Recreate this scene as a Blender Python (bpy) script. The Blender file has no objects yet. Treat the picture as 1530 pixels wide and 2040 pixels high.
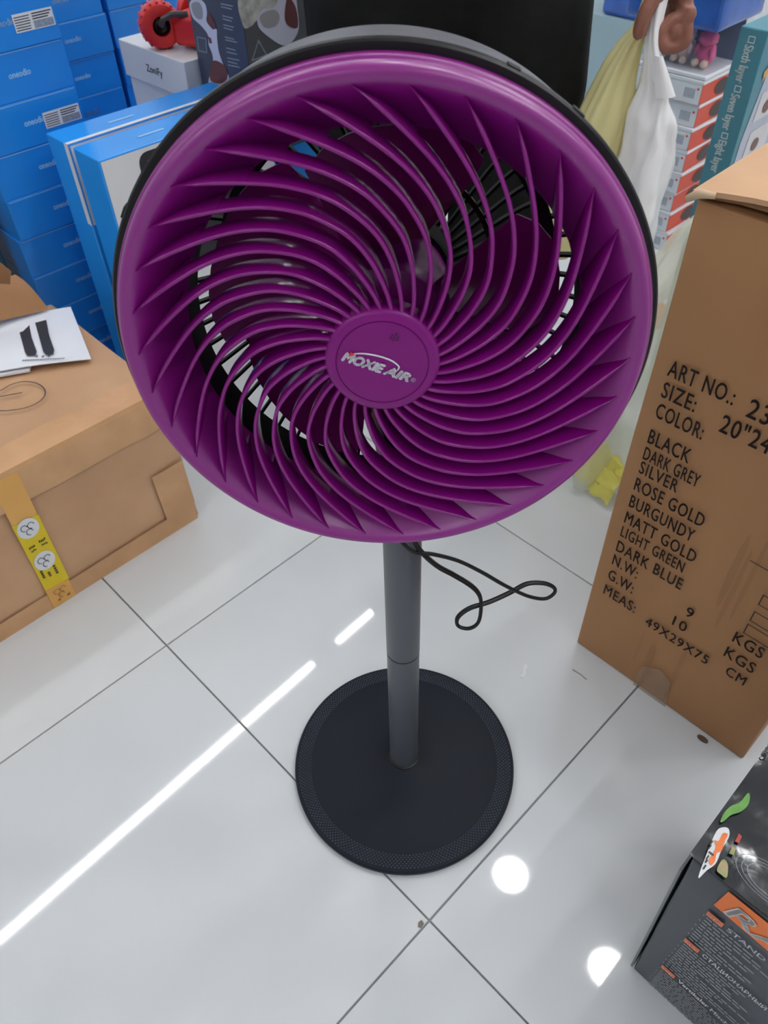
import bpy, bmesh, math, random
from mathutils import Vector, Matrix, noise
random.seed(7)
PI = math.pi
scene = bpy.context.scene
COL = scene.collection

# ------------------------------------------------------------------ camera
W, H = 1530, 2040
FPX, PITCH, ROLL, CAMH = 1550.65, 0.803823, -0.031666, 1.08272
fw = Vector((0, math.cos(PITCH), -math.sin(PITCH))); r0 = Vector((1, 0, 0)); u0 = r0.cross(fw)
cr = math.cos(ROLL) * r0 + math.sin(ROLL) * u0
cu = -math.sin(ROLL) * r0 + math.cos(ROLL) * u0
CAM = Vector((0, 0, CAMH))
cam = bpy.data.cameras.new('camera'); camo = bpy.data.objects.new('camera', cam); COL.objects.link(camo)
camo.matrix_world = Matrix(((cr.x, cu.x, -fw.x, 0), (cr.y, cu.y, -fw.y, 0), (cr.z, cu.z, -fw.z, CAMH), (0, 0, 0, 1)))
cam.sensor_fit = 'VERTICAL'; cam.sensor_height = 36; cam.sensor_width = 27; cam.lens = FPX / H * 36
cam.clip_start = 0.02; cam.clip_end = 50
cam.dof.use_dof = True; cam.dof.focus_distance = 0.74; cam.dof.aperture_fstop = 13.0
scene.camera = camo

# ------------------------------------------------------------------ world, exposure
wd = bpy.data.worlds.new('world'); scene.world = wd; wd.use_nodes = True
wd.node_tree.nodes['Background'].inputs[0].default_value = (0.80, 0.88, 1.0, 1)
wd.node_tree.nodes['Background'].inputs[1].default_value = 0.3
vs = scene.view_settings
vs.view_transform = 'Standard'; vs.look = 'None'; vs.gamma = 1.0; vs.use_curve_mapping = False
vs.exposure = 0.52
STRIP_E, DOWN_E = 38.0, 65.0
scene.cycles.use_denoising = True
scene.cycles.max_bounces = 8; scene.cycles.diffuse_bounces = 4
scene.cycles.caustics_reflective = False; scene.cycles.caustics_refractive = False
scene.cycles.sample_clamp_indirect = 6.0

# ------------------------------------------------------------------ frames: the shop's floor grid
PHI = 0.756772
eA = Vector((math.cos(PHI), math.sin(PHI), 0)); eB = Vector((math.sin(PHI), -math.cos(PHI), 0))
def P(a, b, z=0.0): return a * eA + b * eB + Vector((0, 0, z))
def ray(u, v): return fw + ((u - W / 2) / FPX) * cr - ((v - H / 2) / FPX) * cu
def onY(u, v, Y): d = ray(u, v); return CAM + d * (Y / d.y)
def onA(u, v, a): d = ray(u, v); return CAM + d * (a / d.dot(eA))
def onB(u, v, b): d = ray(u, v); return CAM + d * (b / d.dot(eB))
def onZ(u, v, z): d = ray(u, v); return CAM + d * ((z - CAMH) / d.z)

# ------------------------------------------------------------------ materials
def lin(c):
    return tuple((x / 255 / 12.92) if x / 255 <= 0.04045 else ((x / 255 + 0.055) / 1.055) ** 2.4 for x in c) + (1.0,)
MATS = {}
def mat(name, rgb, rough=0.5, spec=0.5, metal=0.0, var=0.06, nscale=8.0, bump=0.0, bscale=60.0, stretch=None, coat=0.0,
        rgb2=None, transl=0.0, transp=0.0):
    if name in MATS: return MATS[name]
    m = bpy.data.materials.new(name); m.use_nodes = True
    nt = m.node_tree; N = nt.nodes; L = nt.links
    bs = N['Principled BSDF']; out = N['Material Output']
    tc = N.new('ShaderNodeTexCoord'); mp = N.new('ShaderNodeMapping'); L.new(tc.outputs['Object'], mp.inputs[0])
    if stretch: mp.inputs['Scale'].default_value = stretch
    nz = N.new('ShaderNodeTexNoise'); nz.inputs['Scale'].default_value = nscale; nz.inputs['Detail'].default_value = 4
    L.new(mp.outputs[0], nz.inputs['Vector'])
    rp = N.new('ShaderNodeValToRGB')
    c = lin(rgb); c2 = lin(rgb2) if rgb2 else None
    rp.color_ramp.elements[0].position = 0.35; rp.color_ramp.elements[1].position = 0.68
    rp.color_ramp.elements[0].color = c2 if c2 else tuple(x * (1 - var) for x in c[:3]) + (1,)
    rp.color_ramp.elements[1].color = c if c2 else tuple(min(1, x * (1 + var)) for x in c[:3]) + (1,)
    L.new(nz.outputs['Fac'], rp.inputs[0]); L.new(rp.outputs[0], bs.inputs['Base Color'])
    bs.inputs['Roughness'].default_value = rough; bs.inputs['Metallic'].default_value = metal
    bs.inputs['Specular IOR Level'].default_value = spec
    bs.inputs['Coat Weight'].default_value = coat; bs.inputs['Coat Roughness'].default_value = 0.22 if 'purple' in name else 0.08
    if bump:
        n2 = N.new('ShaderNodeTexNoise'); n2.inputs['Scale'].default_value = bscale; n2.inputs['Detail'].default_value = 3
        L.new(mp.outputs[0], n2.inputs['Vector'])
        bp = N.new('ShaderNodeBump'); bp.inputs['Strength'].default_value = bump; bp.inputs['Distance'].default_value = 0.002
        L.new(n2.outputs['Fac'], bp.inputs['Height']); L.new(bp.outputs[0], bs.inputs['Normal'])
    sh = bs.outputs[0]
    if transl:
        tr = N.new('ShaderNodeBsdfTranslucent'); L.new(rp.outputs[0], tr.inputs[0])
        mx = N.new('ShaderNodeMixShader'); mx.inputs[0].default_value = transl
        L.new(sh, mx.inputs[1]); L.new(tr.outputs[0], mx.inputs[2]); sh = mx.outputs[0]
    if transp:
        tr = N.new('ShaderNodeBsdfTransparent')
        mx = N.new('ShaderNodeMixShader'); mx.inputs[0].default_value = transp
        L.new(sh, mx.inputs[1]); L.new(tr.outputs[0], mx.inputs[2]); sh = mx.outputs[0]
    L.new(sh, out.inputs[0])
    MATS[name] = m; return m
def emit(name, rgb, s):
    m = bpy.data.materials.new(name); m.use_nodes = True; nt = m.node_tree
    bs = nt.nodes['Principled BSDF']; bs.inputs['Base Color'].default_value = lin(rgb)
    bs.inputs['Emission Color'].default_value = lin(rgb); bs.inputs['Emission Strength'].default_value = s
    MATS[name] = m; return m

PURPLE = mat('purple_plastic', (126, 13, 117), rough=0.28, spec=0.3, var=0.03, nscale=3)
PURPLEV = mat('purple_vane_plastic', (128, 12, 118), rough=0.17, spec=0.5, var=0.03, nscale=3)
PURPLER = mat('purple_ring_plastic', (132, 15, 123), rough=0.33, spec=0.6, var=0.03, nscale=3, coat=0.25)
PURPLED = mat('purple_blade_plastic', (118, 14, 98), rough=0.3, spec=0.2, var=0.03)
BLACKP = mat('black_plastic', (13, 13, 15), rough=0.38, spec=0.35, var=0.1)
BLACKM = mat('matte_black_plastic', (9, 9, 10), rough=0.6, spec=0.25, var=0.1)
GREYH = mat('grey_housing_plastic', (98, 98, 105), rough=0.42, var=0.03)
GREYP = mat('grey_pole_paint', (80, 83, 89), rough=0.36, var=0.03)
CHAR = mat('charcoal_base_plastic', (27, 31, 40), rough=0.5, spec=0.15, var=0.05, bump=0.15, bscale=900)
WHITEINK = mat('white_ink', (232, 230, 240), rough=0.5, var=0.01)
REDINK = mat('red_ink', (220, 50, 30), rough=0.5, var=0.01)
CARD = mat('carton_brown', (176, 130, 90), rough=0.62, spec=0.3, var=0.05, nscale=5, bump=0.1, bscale=140, rgb2=(164, 119, 80), stretch=(1, 1, 0.25))
CARDL = mat('carton_light_brown', (206, 164, 126), rough=0.5, spec=0.4, var=0.06, nscale=6, bump=0.12, bscale=90, rgb2=(190, 148, 112))
CARDIN = mat('carton_inner_brown', (150, 108, 72), rough=0.8, var=0.1)
TAPE = mat('clear_brown_tape', (212, 164, 118), rough=0.2, spec=0.6, var=0.08, nscale=12, bump=0.5, bscale=45, rgb2=(196, 150, 106))
PRINT = mat('black_carton_print', (52, 36, 29), rough=0.6, var=0.15, nscale=60)
BLUE = mat('blue_glossy_card', (42, 148, 234), rough=0.2, spec=0.5, var=0.05, nscale=2.5, rgb2=(30, 130, 222))
BLUEINK = mat('pale_blue_ink', (150, 200, 240), rough=0.4, var=0.02)
BLUESIDE = mat('bright_blue_card', (40, 150, 240), rough=0.25, var=0.04)
WHITEC = mat('white_card', (222, 224, 228), rough=0.3, var=0.02)
OFFWHITE = mat('offwhite_paper', (228, 230, 236), rough=0.55, var=0.02)
GREYINK = mat('grey_ink', (140, 150, 165), rough=0.6, var=0.2, nscale=400)
DARKINK = mat('dark_ink', (40, 42, 50), rough=0.5, var=0.1)
NAVY = mat('navy_card', (48, 56, 78), rough=0.35, var=0.08)
SLATE = mat('slate_card', (84, 84, 88), rough=0.35, var=0.1)
RED = mat('red_toy_plastic', (210, 36, 36), rough=0.35, var=0.05)
MIXG = mat('grey_mixer_card', (70, 74, 80), rough=0.4, var=0.06)
MIXB = mat('black_film', (24, 25, 29), rough=0.15, spec=0.6, var=0.3, nscale=14, coat=0.5, bump=0.5, bscale=30)
ORANGE = mat('orange_card', (236, 118, 40), rough=0.35, var=0.04)
ORANGER = mat('orange_red_card', (206, 62, 24), rough=0.4, var=0.06)
TEAL = mat('teal_card', (60, 128, 146), rough=0.35, var=0.06, nscale=5)
TEALIT = mat('pale_teal_panel', (150, 176, 184), rough=0.4, var=0.03)
BLUEPK = mat('blue_film_package', (54, 96, 176), rough=0.2, var=0.12, nscale=20, bump=0.4, bscale=25)
CLOTH = mat('black_trouser_cloth', (20, 20, 21), rough=0.85, spec=0.2, var=0.2, nscale=30, bump=0.4, bscale=400)
SKIN = mat('skin', (150, 100, 84), rough=0.5, spec=0.4, var=0.07, nscale=40, rgb2=(132, 86, 72), bump=0.25, bscale=250)
BAGW = mat('white_bag_film', (252, 252, 255), rough=0.32, var=0.005, transl=0.06, transp=0.01)
BAGY = mat('yellow_bag_film', (242, 234, 176), rough=0.34, var=0.04, transl=0.22, transp=0.05)
BAGP = mat('pale_yellow_bag_film', (246, 246, 222), rough=0.3, var=0.05, nscale=14, transl=0.35, transp=0.46, rgb2=(236, 242, 234))
WALLM = mat('wall_paint', (224, 226, 228), rough=0.7, var=0.02)
CEILM = mat('ceiling_paint', (236, 238, 240), rough=0.8, var=0.01)
TILE = mat('white_polished_tile', (216, 219, 221), rough=0.04, spec=0.5, var=0.02, nscale=1.6, rgb2=(209, 213, 216))
GROUT = mat('grey_grout', (150, 152, 152), rough=0.8, var=0.1)
CLEAR = mat('clear_plastic', (190, 200, 220), rough=0.1, var=0.02, transp=0.92)
LAMP_S = emit('strip_light_diffuser', (252, 252, 252), STRIP_E)
LAMP_D = emit('downlight_diffuser', (252, 252, 252), DOWN_E)

# ------------------------------------------------------------------ mesh helpers
WM = {}
def wm(o): return WM.get(o, Matrix.Identity(4))
def link(name, me, m=None, parent=None, basis=None, smooth=False):
    o = bpy.data.objects.new(name, me); COL.objects.link(o)
    if m is not None and me is not None and not me.materials: me.materials.append(m)
    if parent is not None: o.parent = parent
    b = basis if basis is not None else Matrix.Identity(4)
    o.matrix_basis = b
    WM[o] = wm(parent) @ b if parent is not None else b
    if smooth and me is not None:
        me.polygons.foreach_set('use_smooth', [True] * len(me.polygons))
    return o
def mesh(name, vs_, fs):
    me = bpy.data.meshes.new(name); me.from_pydata([tuple(v) for v in vs_], [], fs); me.update(); return me
def part(name, vs_, fs, m, parent=None, smooth=False):
    """world-space verts -> child of parent (or a top-level mesh at its own base)"""
    if parent is None:
        c = sum((Vector(v) for v in vs_), Vector()) / len(vs_); c.z = min(Vector(v).z for v in vs_)
        return link(name, mesh(name, [Vector(v) - c for v in vs_], fs), m, None, Matrix.Translation(c), smooth)
    inv = wm(parent).inverted()
    return link(name, mesh(name, [inv @ Vector(v) for v in vs_], fs), m, parent, None, smooth)
def tag(o, label, cat, group=None, kind=None):
    if label: o['label'] = label
    if cat: o['category'] = cat
    if group: o['group'] = group
    if kind: o['kind'] = kind
    return o
def thing(name, label, cat, a, b, z=0.0, rot=0.0, group=None):
    o = bpy.data.objects.new(name, None); COL.objects.link(o); o.empty_display_size = 0.05
    o.matrix_basis = Matrix.Translation(P(a, b, z)) @ Matrix.Rotation(PHI + rot, 4, 'Z'); WM[o] = o.matrix_basis.copy()
    return tag(o, label, cat, group)
def bm_mesh(name, bm):
    me = bpy.data.meshes.new(name); bm.normal_update(); bm.to_mesh(me); bm.free(); return me
def box_bm(x0, x1, y0, y1, z0, z1, bev=0.0, seg=1):
    bm = bmesh.new(); bmesh.ops.create_cube(bm, size=1)
    for v in bm.verts:
        v.co = Vector((x0 + (v.co.x + .5) * (x1 - x0), y0 + (v.co.y + .5) * (y1 - y0), z0 + (v.co.z + .5) * (z1 - z0)))
    if bev: bmesh.ops.bevel(bm, geom=list(bm.edges), offset=bev, segments=seg, affect='EDGES', profile=0.5)
    return bm
def box_me(name, *a, **k): return bm_mesh(name, box_bm(*a, **k))
def crumple_box(x0, x1, y0, y1, z0, z1, amp=0.003, cuts=8, seed=0, bev=0.004, fr=6):
    bm = box_bm(x0, x1, y0, y1, z0, z1, bev, 2)
    bmesh.ops.subdivide_edges(bm, edges=list(bm.edges), cuts=cuts, use_grid_fill=True)
    for v in bm.verts:
        p = v.co * fr + Vector((seed * 7.3, seed * 3.1, 0))
        v.co += noise.noise_vector(p) * amp * (1 if v.co.z > z0 + .01 else 0.3)
        v.co.z = max(v.co.z, z0)
    return bm
def lathe(prof, n=96, closed=False):
    vs_, fs = [], []
    k = len(prof)
    for i in range(n):
        c, s = math.cos(2 * PI * i / n), math.sin(2 * PI * i / n)
        for r, t in prof: vs_.append((r * c, r * s, t))
    for i in range(n):
        j = (i + 1) % n
        for q in range(k if closed else k - 1):
            q2 = (q + 1) % k
            fs.append((i * k + q, j * k + q, j * k + q2, i * k + q2))
    return vs_, fs
def lathe_me(name, prof, n=96, closed=False, caps=False):
    vs_, fs = lathe(prof, n, closed)
    k = len(prof)
    if caps:
        fs.append([i * k for i in range(n)][::-1]); fs.append([i * k + k - 1 for i in range(n)])
    me = mesh(name, vs_, fs)
    bm = bmesh.new(); bm.from_mesh(me); bmesh.ops.recalc_face_normals(bm, faces=bm.faces); bm.to_mesh(me); bm.free()
    return me
def smooth_me(me, ang=35):
    me.polygons.foreach_set('use_smooth', [True] * len(me.polygons))
    bm = bmesh.new(); bm.from_mesh(me)
    for e in bm.edges:
        if len(e.link_faces) == 2 and e.calc_face_angle(0) > math.radians(ang): e.smooth = False
    bm.to_mesh(me); bm.free(); return me
def catmull(pts, n=8, closed=False):
    pts = [Vector(p) for p in pts]; out = []
    m = len(pts)
    for i in range(m if closed else m - 1):
        p0 = pts[(i - 1) % m] if closed or i > 0 else pts[0]; p1 = pts[i]; p2 = pts[(i + 1) % m]
        p3 = pts[(i + 2) % m] if closed or i + 2 < m else pts[-1]
        for k in range(n):
            t = k / n
            out.append(0.5 * ((2 * p1) + (-p0 + p2) * t + (2 * p0 - 5 * p1 + 4 * p2 - p3) * t * t + (-p0 + 3 * p1 - 3 * p2 + p3) * t ** 3))
    if not closed: out.append(pts[-1])
    return out
def tube(path, r, n=10, ry=None, caps=True):
    """sweep along path; r float or list; returns verts, faces"""
    path = [Vector(p) for p in path]; m = len(path); vs_, fs = [], []
    up = Vector((0, 0, 1)); t0 = (path[1] - path[0]).normalized()
    if abs(t0.dot(up)) > 0.95: up = Vector((0, 1, 0))
    x = t0.cross(up).normalized()
    for i in range(m):
        t = (path[min(i + 1, m - 1)] - path[max(i - 1, 0)]).normalized()
        x = (x - t * x.dot(t)).normalized(); y = t.cross(x)
        ra = r[i] if isinstance(r, (list, tuple)) else r
        rb = (ry[i] if isinstance(ry, (list, tuple)) else ry) if ry is not None else ra
        for k in range(n):
            an = 2 * PI * k / n; vs_.append(path[i] + x * (ra * math.cos(an)) + y * (rb * math.sin(an)))
    for i in range(m - 1):
        for k in range(n):
            k2 = (k + 1) % n; fs.append((i * n + k, i * n + k2, (i + 1) * n + k2, (i + 1) * n + k))
    if caps: fs.append(tuple(range(n))[::-1]); fs.append(tuple((m - 1) * n + k for k in range(n)))
    return vs_, fs
def text_me(body, bold=0.0, shear=0.0, spacing=1.0):
    cv = bpy.data.curves.new('t', 'FONT'); cv.body = body; cv.offset = bold; cv.shear = shear; cv.space_character = spacing
    cv.resolution_u = 3
    ob = bpy.data.objects.new('t', cv); COL.objects.link(ob)
    dg = bpy.context.evaluated_depsgraph_get(); me = bpy.data.meshes.new_from_object(ob.evaluated_get(dg))
    bpy.data.objects.remove(ob); bpy.data.curves.remove(cv)
    me.materials.clear()
    return me
def fit_text(body, w=None, h=None, bold=0.0, shear=0.0, spacing=1.0, capref=0.70):
    """verts (2D) and faces, origin at baseline left; w = full width, h = cap height"""
    me = text_me(body, 0.0, shear, spacing)
    xs = [v.co.x for v in me.vertices]; x0, x1 = min(xs), max(xs)
    sy = h / capref if h else None
    sx = w / (x1 - x0) if w else sy
    if sy is None: sy = sx
    vs_ = [((v.co.x - x0) * sx, v.co.y * sy) for v in me.vertices]; fs = [tuple(p.vertices) for p in me.polygons]
    bpy.data.meshes.remove(me)
    if bold:
        d = bold * sy; k = len(vs_); base_v, base_f = list(vs_), list(fs)
        for q, (dx, dy) in enumerate(((d, 0), (-d, 0), (0, d), (0, -d))):
            vs_ += [(x + dx, y + dy) for x, y in base_v]; fs += [tuple(i + k * (q + 1) for i in f) for f in base_f]
    return vs_, fs
class Ink:
    """collects flat print on one face of a thing"""
    def __init__(s): s.v = []; s.f = []
    def add(s, vs_, fs): k = len(s.v); s.v += [Vector(v) for v in vs_]; s.f += [tuple(i + k for i in f) for f in fs]
    def text(s, body, org, right, up, w=None, h=None, **kw):
        v2, fs = fit_text(body, w, h, **kw); s.add([Vector(org) + right * x + up * y for x, y in v2], fs)
    def quad(s, org, right, up, w, h): o = Vector(org); s.add([o, o + right * w, o + right * w + up * h, o + up * h], [(0, 1, 2, 3)])
    def poly(s, pts): s.add(pts, [tuple(range(len(pts)))])
    def frame(s, org, right, up, w, h, t):
        s.quad(org, right, up, w, t); s.quad(org + up * (h - t), right, up, w, t)
        s.quad(org, right, up, t, h); s.quad(org + right * (w - t), right, up, t, h)
    def ellipse(s, c, right, up, rx, ry, n=24): s.poly([Vector(c) + right * (rx * math.cos(2 * PI * i / n)) + up * (ry * math.sin(2 * PI * i / n)) for i in range(n)])
    def put(s, name, m, parent): return part(name, s.v, s.f, m, parent)
UP = Vector((0, 0, 1)); EPS = 0.0006
def round_px(pts):
    """soften a drawn outline"""
    return [(p.x, p.y) for p in catmull([(u, v, 0) for u, v in pts], 4, True)] if len(pts) > 4 else pts

# ------------------------------------------------------------------ the room
A0, A1, B0, B1, ZC = -2.754, 4.446, -3.8, 2.2, 2.8
fl = link('floor', mesh('floor', [P(A0, B0, -.004), P(A1, B0, -.004), P(A1, B1, -.004), P(A0, B1, -.004), P(A0, B0, -.03), P(A1, B0, -.03), P(A1, B1, -.03), P(A0, B1, -.03)],
     [(3, 2, 1, 0), (4, 5, 6, 7), (0, 1, 5, 4), (1, 2, 6, 5), (2, 3, 7, 6), (3, 0, 4, 7)]), GROUT)
tag(fl, 'white polished floor tiles laid diagonally with grey joints', None, None, 'structure')
tme = box_me('tile', -.2988, .2988, -.2988, .2988, -.006, 0, bev=.0008); tme.materials.append(TILE)
for i in range(12):
    for j in range(10):
        a = 0.246 - 3.0 + .6 * i + .3; b = -.2 - 3.6 + .6 * j + .3
        t = link('tile', tme, None, fl, Matrix.Translation(P(a, b, 0)) @ Matrix.Rotation(PHI, 4, 'Z'))
def wall(name, a0, b0, a1, b1, label):
    n = Vector(P(a1, b1) - P(a0, b0)).cross(UP).normalized() * .05
    q = [P(a0, b0, -.03), P(a1, b1, -.03), P(a1, b1, ZC), P(a0, b0, ZC)]
    o = link(name, mesh(name, q + [v + n for v in q], [(3, 2, 1, 0), (4, 5, 6, 7), (0, 1, 5, 4), (1, 2, 6, 5), (2, 3, 7, 6), (3, 0, 4, 7)]), WALLM)
    tag(o, label, None, None, 'structure')
wall('wall_left', A0, B0, A1, B0, 'plain white shop wall behind the blue boxes')
wall('wall_back', A1, B0, A1, B1, 'plain white shop wall far behind the person')
wall('wall_right', A1, B1, A0, B1, 'plain white shop wall beyond the tall carton')
wall('wall_front', A0, B1, A0, B0, 'plain white shop wall behind the camera')
ce = link('ceiling', mesh('ceiling', [P(A0, B0, ZC), P(A1, B0, ZC), P(A1, B1, ZC), P(A0, B1, ZC), P(A0, B0, ZC + .05), P(A1, B0, ZC + .05), P(A1, B1, ZC + .05), P(A0, B1, ZC + .05)],
     [(0, 1, 2, 3), (7, 6, 5, 4), (0, 4, 5, 1), (1, 5, 6, 2), (2, 6, 7, 3), (3, 7, 4, 0)]), CEILM)
tag(ce, 'plain white shop ceiling with light fittings', None, None, 'structure')

def strip_light(a0, b0, a1, b1, label, w=.030):
    d = P(a1, b1) - P(a0, b0); L = d.length; ang = math.atan2(d.y, d.x)
    o = bpy.data.objects.new('strip_light', None); COL.objects.link(o)
    o.matrix_basis = Matrix.Translation(P(a0, b0, ZC - .05)) @ Matrix.Rotation(ang, 4, 'Z'); WM[o] = o.matrix_basis.copy()
    tag(o, label, 'lamp', 'ceiling strip lights')
    link('lamp_housing', box_me('lamp_housing', -.01, L + .01, -w / 2 - .008, w / 2 + .008, .012, .05, bev=.002), WHITEC, o)
    link('diffuser', box_me('diffuser', 0, L, -w / 2, w / 2, 0, .0115, bev=.004), LAMP_S, o)
strip_light(-.57, -2.03, 1.40, -2.12, 'long ceiling strip light whose reflection crosses the floor at left')
strip_light(1.60, -2.13, 3.6, -2.22, 'ceiling strip light reflected on the floor behind the fan pole')
strip_light(-.5, 1.05, 1.5, 1.05, 'unseen ceiling strip light added above the mixer box, nearer half')  # unseen strip, added for general light from the right
strip_light(1.6, 1.05, 3.6, 1.05, 'unseen ceiling strip light added above the tall carton, farther half')  # second unseen strip of the added right-hand fill
strip_light(-2.1, -2.6, -2.1, -.7, 'unseen ceiling strip light added behind the camera on the left')  # unseen strip added behind the camera to light the scene
strip_light(-2.1, -.5, -2.1, 1.4, 'unseen ceiling strip light added behind the camera on the right')  # matching added strip behind the camera, not seen either
dprof = [(.0, -.004), (.078, -.004), (.0785, 0)]
dme1 = lathe_me('diffuser', [(.001, 0), (.074, 0), (.0745, .006), (.001, .006)], 32, closed=True); dme1.materials.append(LAMP_D)
dme2 = lathe_me('lamp_ring', [(.0755, -.004), (.088, -.003), (.09, .01), (.0755, .01)], 32, closed=True); dme2.materials.append(WHITEC)
for a, b, lb in ((1.30, -.58, 'round ceiling downlight reflected beside the fan base'), (1.29, -.03, 'round ceiling downlight reflected beside the mixer box'),
                 (1.30, -1.13, 'unseen round downlight added above the fan base, left of the reflected pair'), (1.30, .52, 'unseen round downlight added above the mixer box'),  # both added for general light, their reflections hidden
                 (3.0, -.45, 'unseen round downlight added above the layer box'), (3.0, -.95, 'unseen round downlight added above the hanging bags'), (3.6, -.45, 'unseen far downlight added right of the orange boxes'), (3.6, -.95, 'unseen far downlight added above the orange boxes'),  # four unseen lamps added to brighten bags and boxes at the back
                 (2.0, .52, 'unseen round downlight added between the tall carton and mixer box')):  # added fill lamp, unseen
    o = thing('downlight', lb, 'lamp', a, b, ZC - .01, 0, 'round ceiling downlights')
    link('diffuser', dme1, None, o); link('lamp_ring', dme2, None, o)

# ------------------------------------------------------------------ the fan
FX, FY = .0177, .528
fan = bpy.data.objects.new('pedestal_fan', None); COL.objects.link(fan); fan.location = (FX, FY, 0); WM[fan] = Matrix.Translation((FX, FY, 0))
tag(fan, 'purple pedestal fan with spiral front grille on a round dark base', 'fan')
# base
bpf = [(0.0215, .0), (.150, .0), (.1565, .0012), (.1590, .004), (.1592, .0095), (.1575, .0122), (.1545, .0130), (.134, .0134), (.131, .0142),
       (.09, .0165), (.05, .0205), (.032, .0245), (.0265, .0275), (.0228, .0285), (.0215, .0275)]
base = link('base', smooth_me(lathe_me('base', bpf, 128, closed=True), 30), CHAR, fan)
gv, gf = [], []
for k in range(7):
    rr = .1365 + k * .0027; cnt = 186
    for i in range(cnt):
        an = 2 * PI * (i + .5 * (k % 2)) / cnt; c = Vector((rr * math.cos(an), rr * math.sin(an), .01335))
        rad = Vector((math.cos(an), math.sin(an), 0)); tan = Vector((-math.sin(an), math.cos(an), 0)); q = len(gv)
        gv += [c + rad * .0013, c + tan * .0017, c - rad * .0013, c - tan * .0017, c + UP * .0014]
        gf += [(q, q + 1, q + 4), (q + 1, q + 2, q + 4), (q + 2, q + 3, q + 4), (q + 3, q, q + 4)]
g = link('rim_grip_texture', mesh('rim_grip_texture', gv, gf), mat('glossy_charcoal_grip', (74, 80, 92), rough=.2), base); g['kind'] = 'stuff'
link('collar', smooth_me(lathe_me('collar', [(.0202, .02), (.0226, .02), (.0226, .0295), (.0202, .0305)], 48, closed=True)), BLACKP, base)
# pole
PR = .0199
link('lower_pole', smooth_me(lathe_me('lower_pole', [(.001, .012), (PR - .0002, .012), (PR - .0002, .2945), (.001, .2945)], 48, closed=True)), GREYP, fan)
link('joint_ring', smooth_me(lathe_me('joint_ring', [(.001, .2945), (PR - .0016, .2945), (PR - .0016, .2974), (.001, .2974)], 48, closed=True)), BLACKP, fan)
link('upper_pole', smooth_me(lathe_me('upper_pole', [(.001, .2974), (PR, .2974), (PR + .0001, .62), (PR - .003, .64), (.001, .64)], 48, closed=True)), GREYP, fan)

HC = Vector((.00299, .44266, .78389)); hn = Vector((-.04698, -.99621, .07324)); hx = Vector((.99889, -.04711, 0)); hz = Vector((.00345, .07316, .99731))
HM = Matrix(((hx.x, hz.x, hn.x, HC.x), (hx.y, hz.y, hn.y, HC.y), (hx.z, hz.z, hn.z, HC.z), (0, 0, 0, 1)))
HB = Matrix.Translation((-FX, -FY, 0)) @ HM
def hpart(name, me, m, parent=None, basis=None, ang=35):
    smooth_me(me, ang)
    if parent is None: return link(name, me, m, fan, HB)
    return link(name, me, m, parent, basis)
# front ring with the funnel inside
ringp = [(.1335, -.0185), (.1345, -.0155), (.1380, -.0125), (.1450, -.0060), (.1530, .0030), (.1590, .0105), (.1625, .0142), (.1655, .0160), (.1685, .0160),
         (.1706, .0140), (.1718, .0105), (.1722, .0082), (.1734, .0076), (.1738, .0060), (.1738, -.0020), (.1690, -.0030), (.1640, .0060), (.1600, .0040), (.1500, -.0085), (.1400, -.0180)]
grille = hpart('front_grille_ring', lathe_me('front_grille_ring', ringp, 192, closed=True), PURPLER, ang=50)
# vanes
VR = [.0360, .0427, .0543, .0667, .0819, .0955, .1060, .1181, .1309, .1380, .1445, .1530, .1590, .1618]
VT = [-67.5, -64.2, -58.3, -52.9, -46.0, -38.2, -32.1, -24.2, -15.7, -11.4, -7.9, -3.8, -1.2, 0.0]
def lerp(x, xs, ys):
    for i in range(len(xs) - 1):
        if x <= xs[i + 1]:
            t = (x - xs[i]) / (xs[i + 1] - xs[i]); return ys[i] + (ys[i + 1] - ys[i]) * max(0, min(1, t))
    return ys[-1]
def front_t(r): return .0140 + .0060 * max(0, min(1, (.161 - r) / .12))
def fun_t(r): return lerp(r, [.1335, .1380, .1450, .1530, .1590, .1625], [-.0170, -.0125, -.0060, .0030, .0105, .0142])
pts = catmull([(r, math.radians(t), 0) for r, t in zip(VR, VT)], 4)
STEP = .1345
for i in range(len(pts) - 1):
    if pts[i].x < STEP <= pts[i + 1].x:
        f_ = (STEP - pts[i].x) / (pts[i + 1].x - pts[i].x); pm = pts[i].lerp(pts[i + 1], f_)
        pts[i + 1:i + 1] = [pm + Vector((-.00012, -.0006, 0)), pm + Vector((.00012, .0006, 0))]; break
vv, vf = [], []
cl = []
for p in pts:
    r, th = p.x, p.y; cl.append(Vector((r * math.cos(th), r * math.sin(th), 0)))
nn = len(cl)
for i in range(nn):
    t = (cl[min(i + 1, nn - 1)] - cl[max(0, i - 1)]).normalized(); nrm = Vector((-t.y, t.x, 0)); r = pts[i].x
    ft = front_t(r); bt = (ft - .0180) if r < STEP else fun_t(r) - .0015
    if r < .046: bt = ft - .0120
    hw = .00135 * (1 if r < .15 else max(.35, (.1625 - r) / .0125)); dep = max(.0006, ft - bt)
    e = min(.0010, dep * .4)
    for (w_, z_) in ((-hw * .72, bt), (-hw, ft - e), (-hw * .55, ft - e * .25), (0, ft), (hw * .55, ft - e * .25), (hw, ft - e), (hw * .72, bt)):
        c = cl[i] + nrm * w_; vv.append((c.x, c.y, z_))
for i in range(nn - 1):
    for k in range(7):
        k2 = (k + 1) % 7; vf.append((i * 7 + k, (i + 1) * 7 + k, (i + 1) * 7 + k2, i * 7 + k2))
vf.append(tuple(range(7))); vf.append(tuple((nn - 1) * 7 + k for k in range(7))[::-1])
vme = mesh('vane', vv, vf)
bm = bmesh.new(); bm.from_mesh(vme); bmesh.ops.recalc_face_normals(bm, faces=bm.faces); bm.to_mesh(vme); bm.free()
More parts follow.
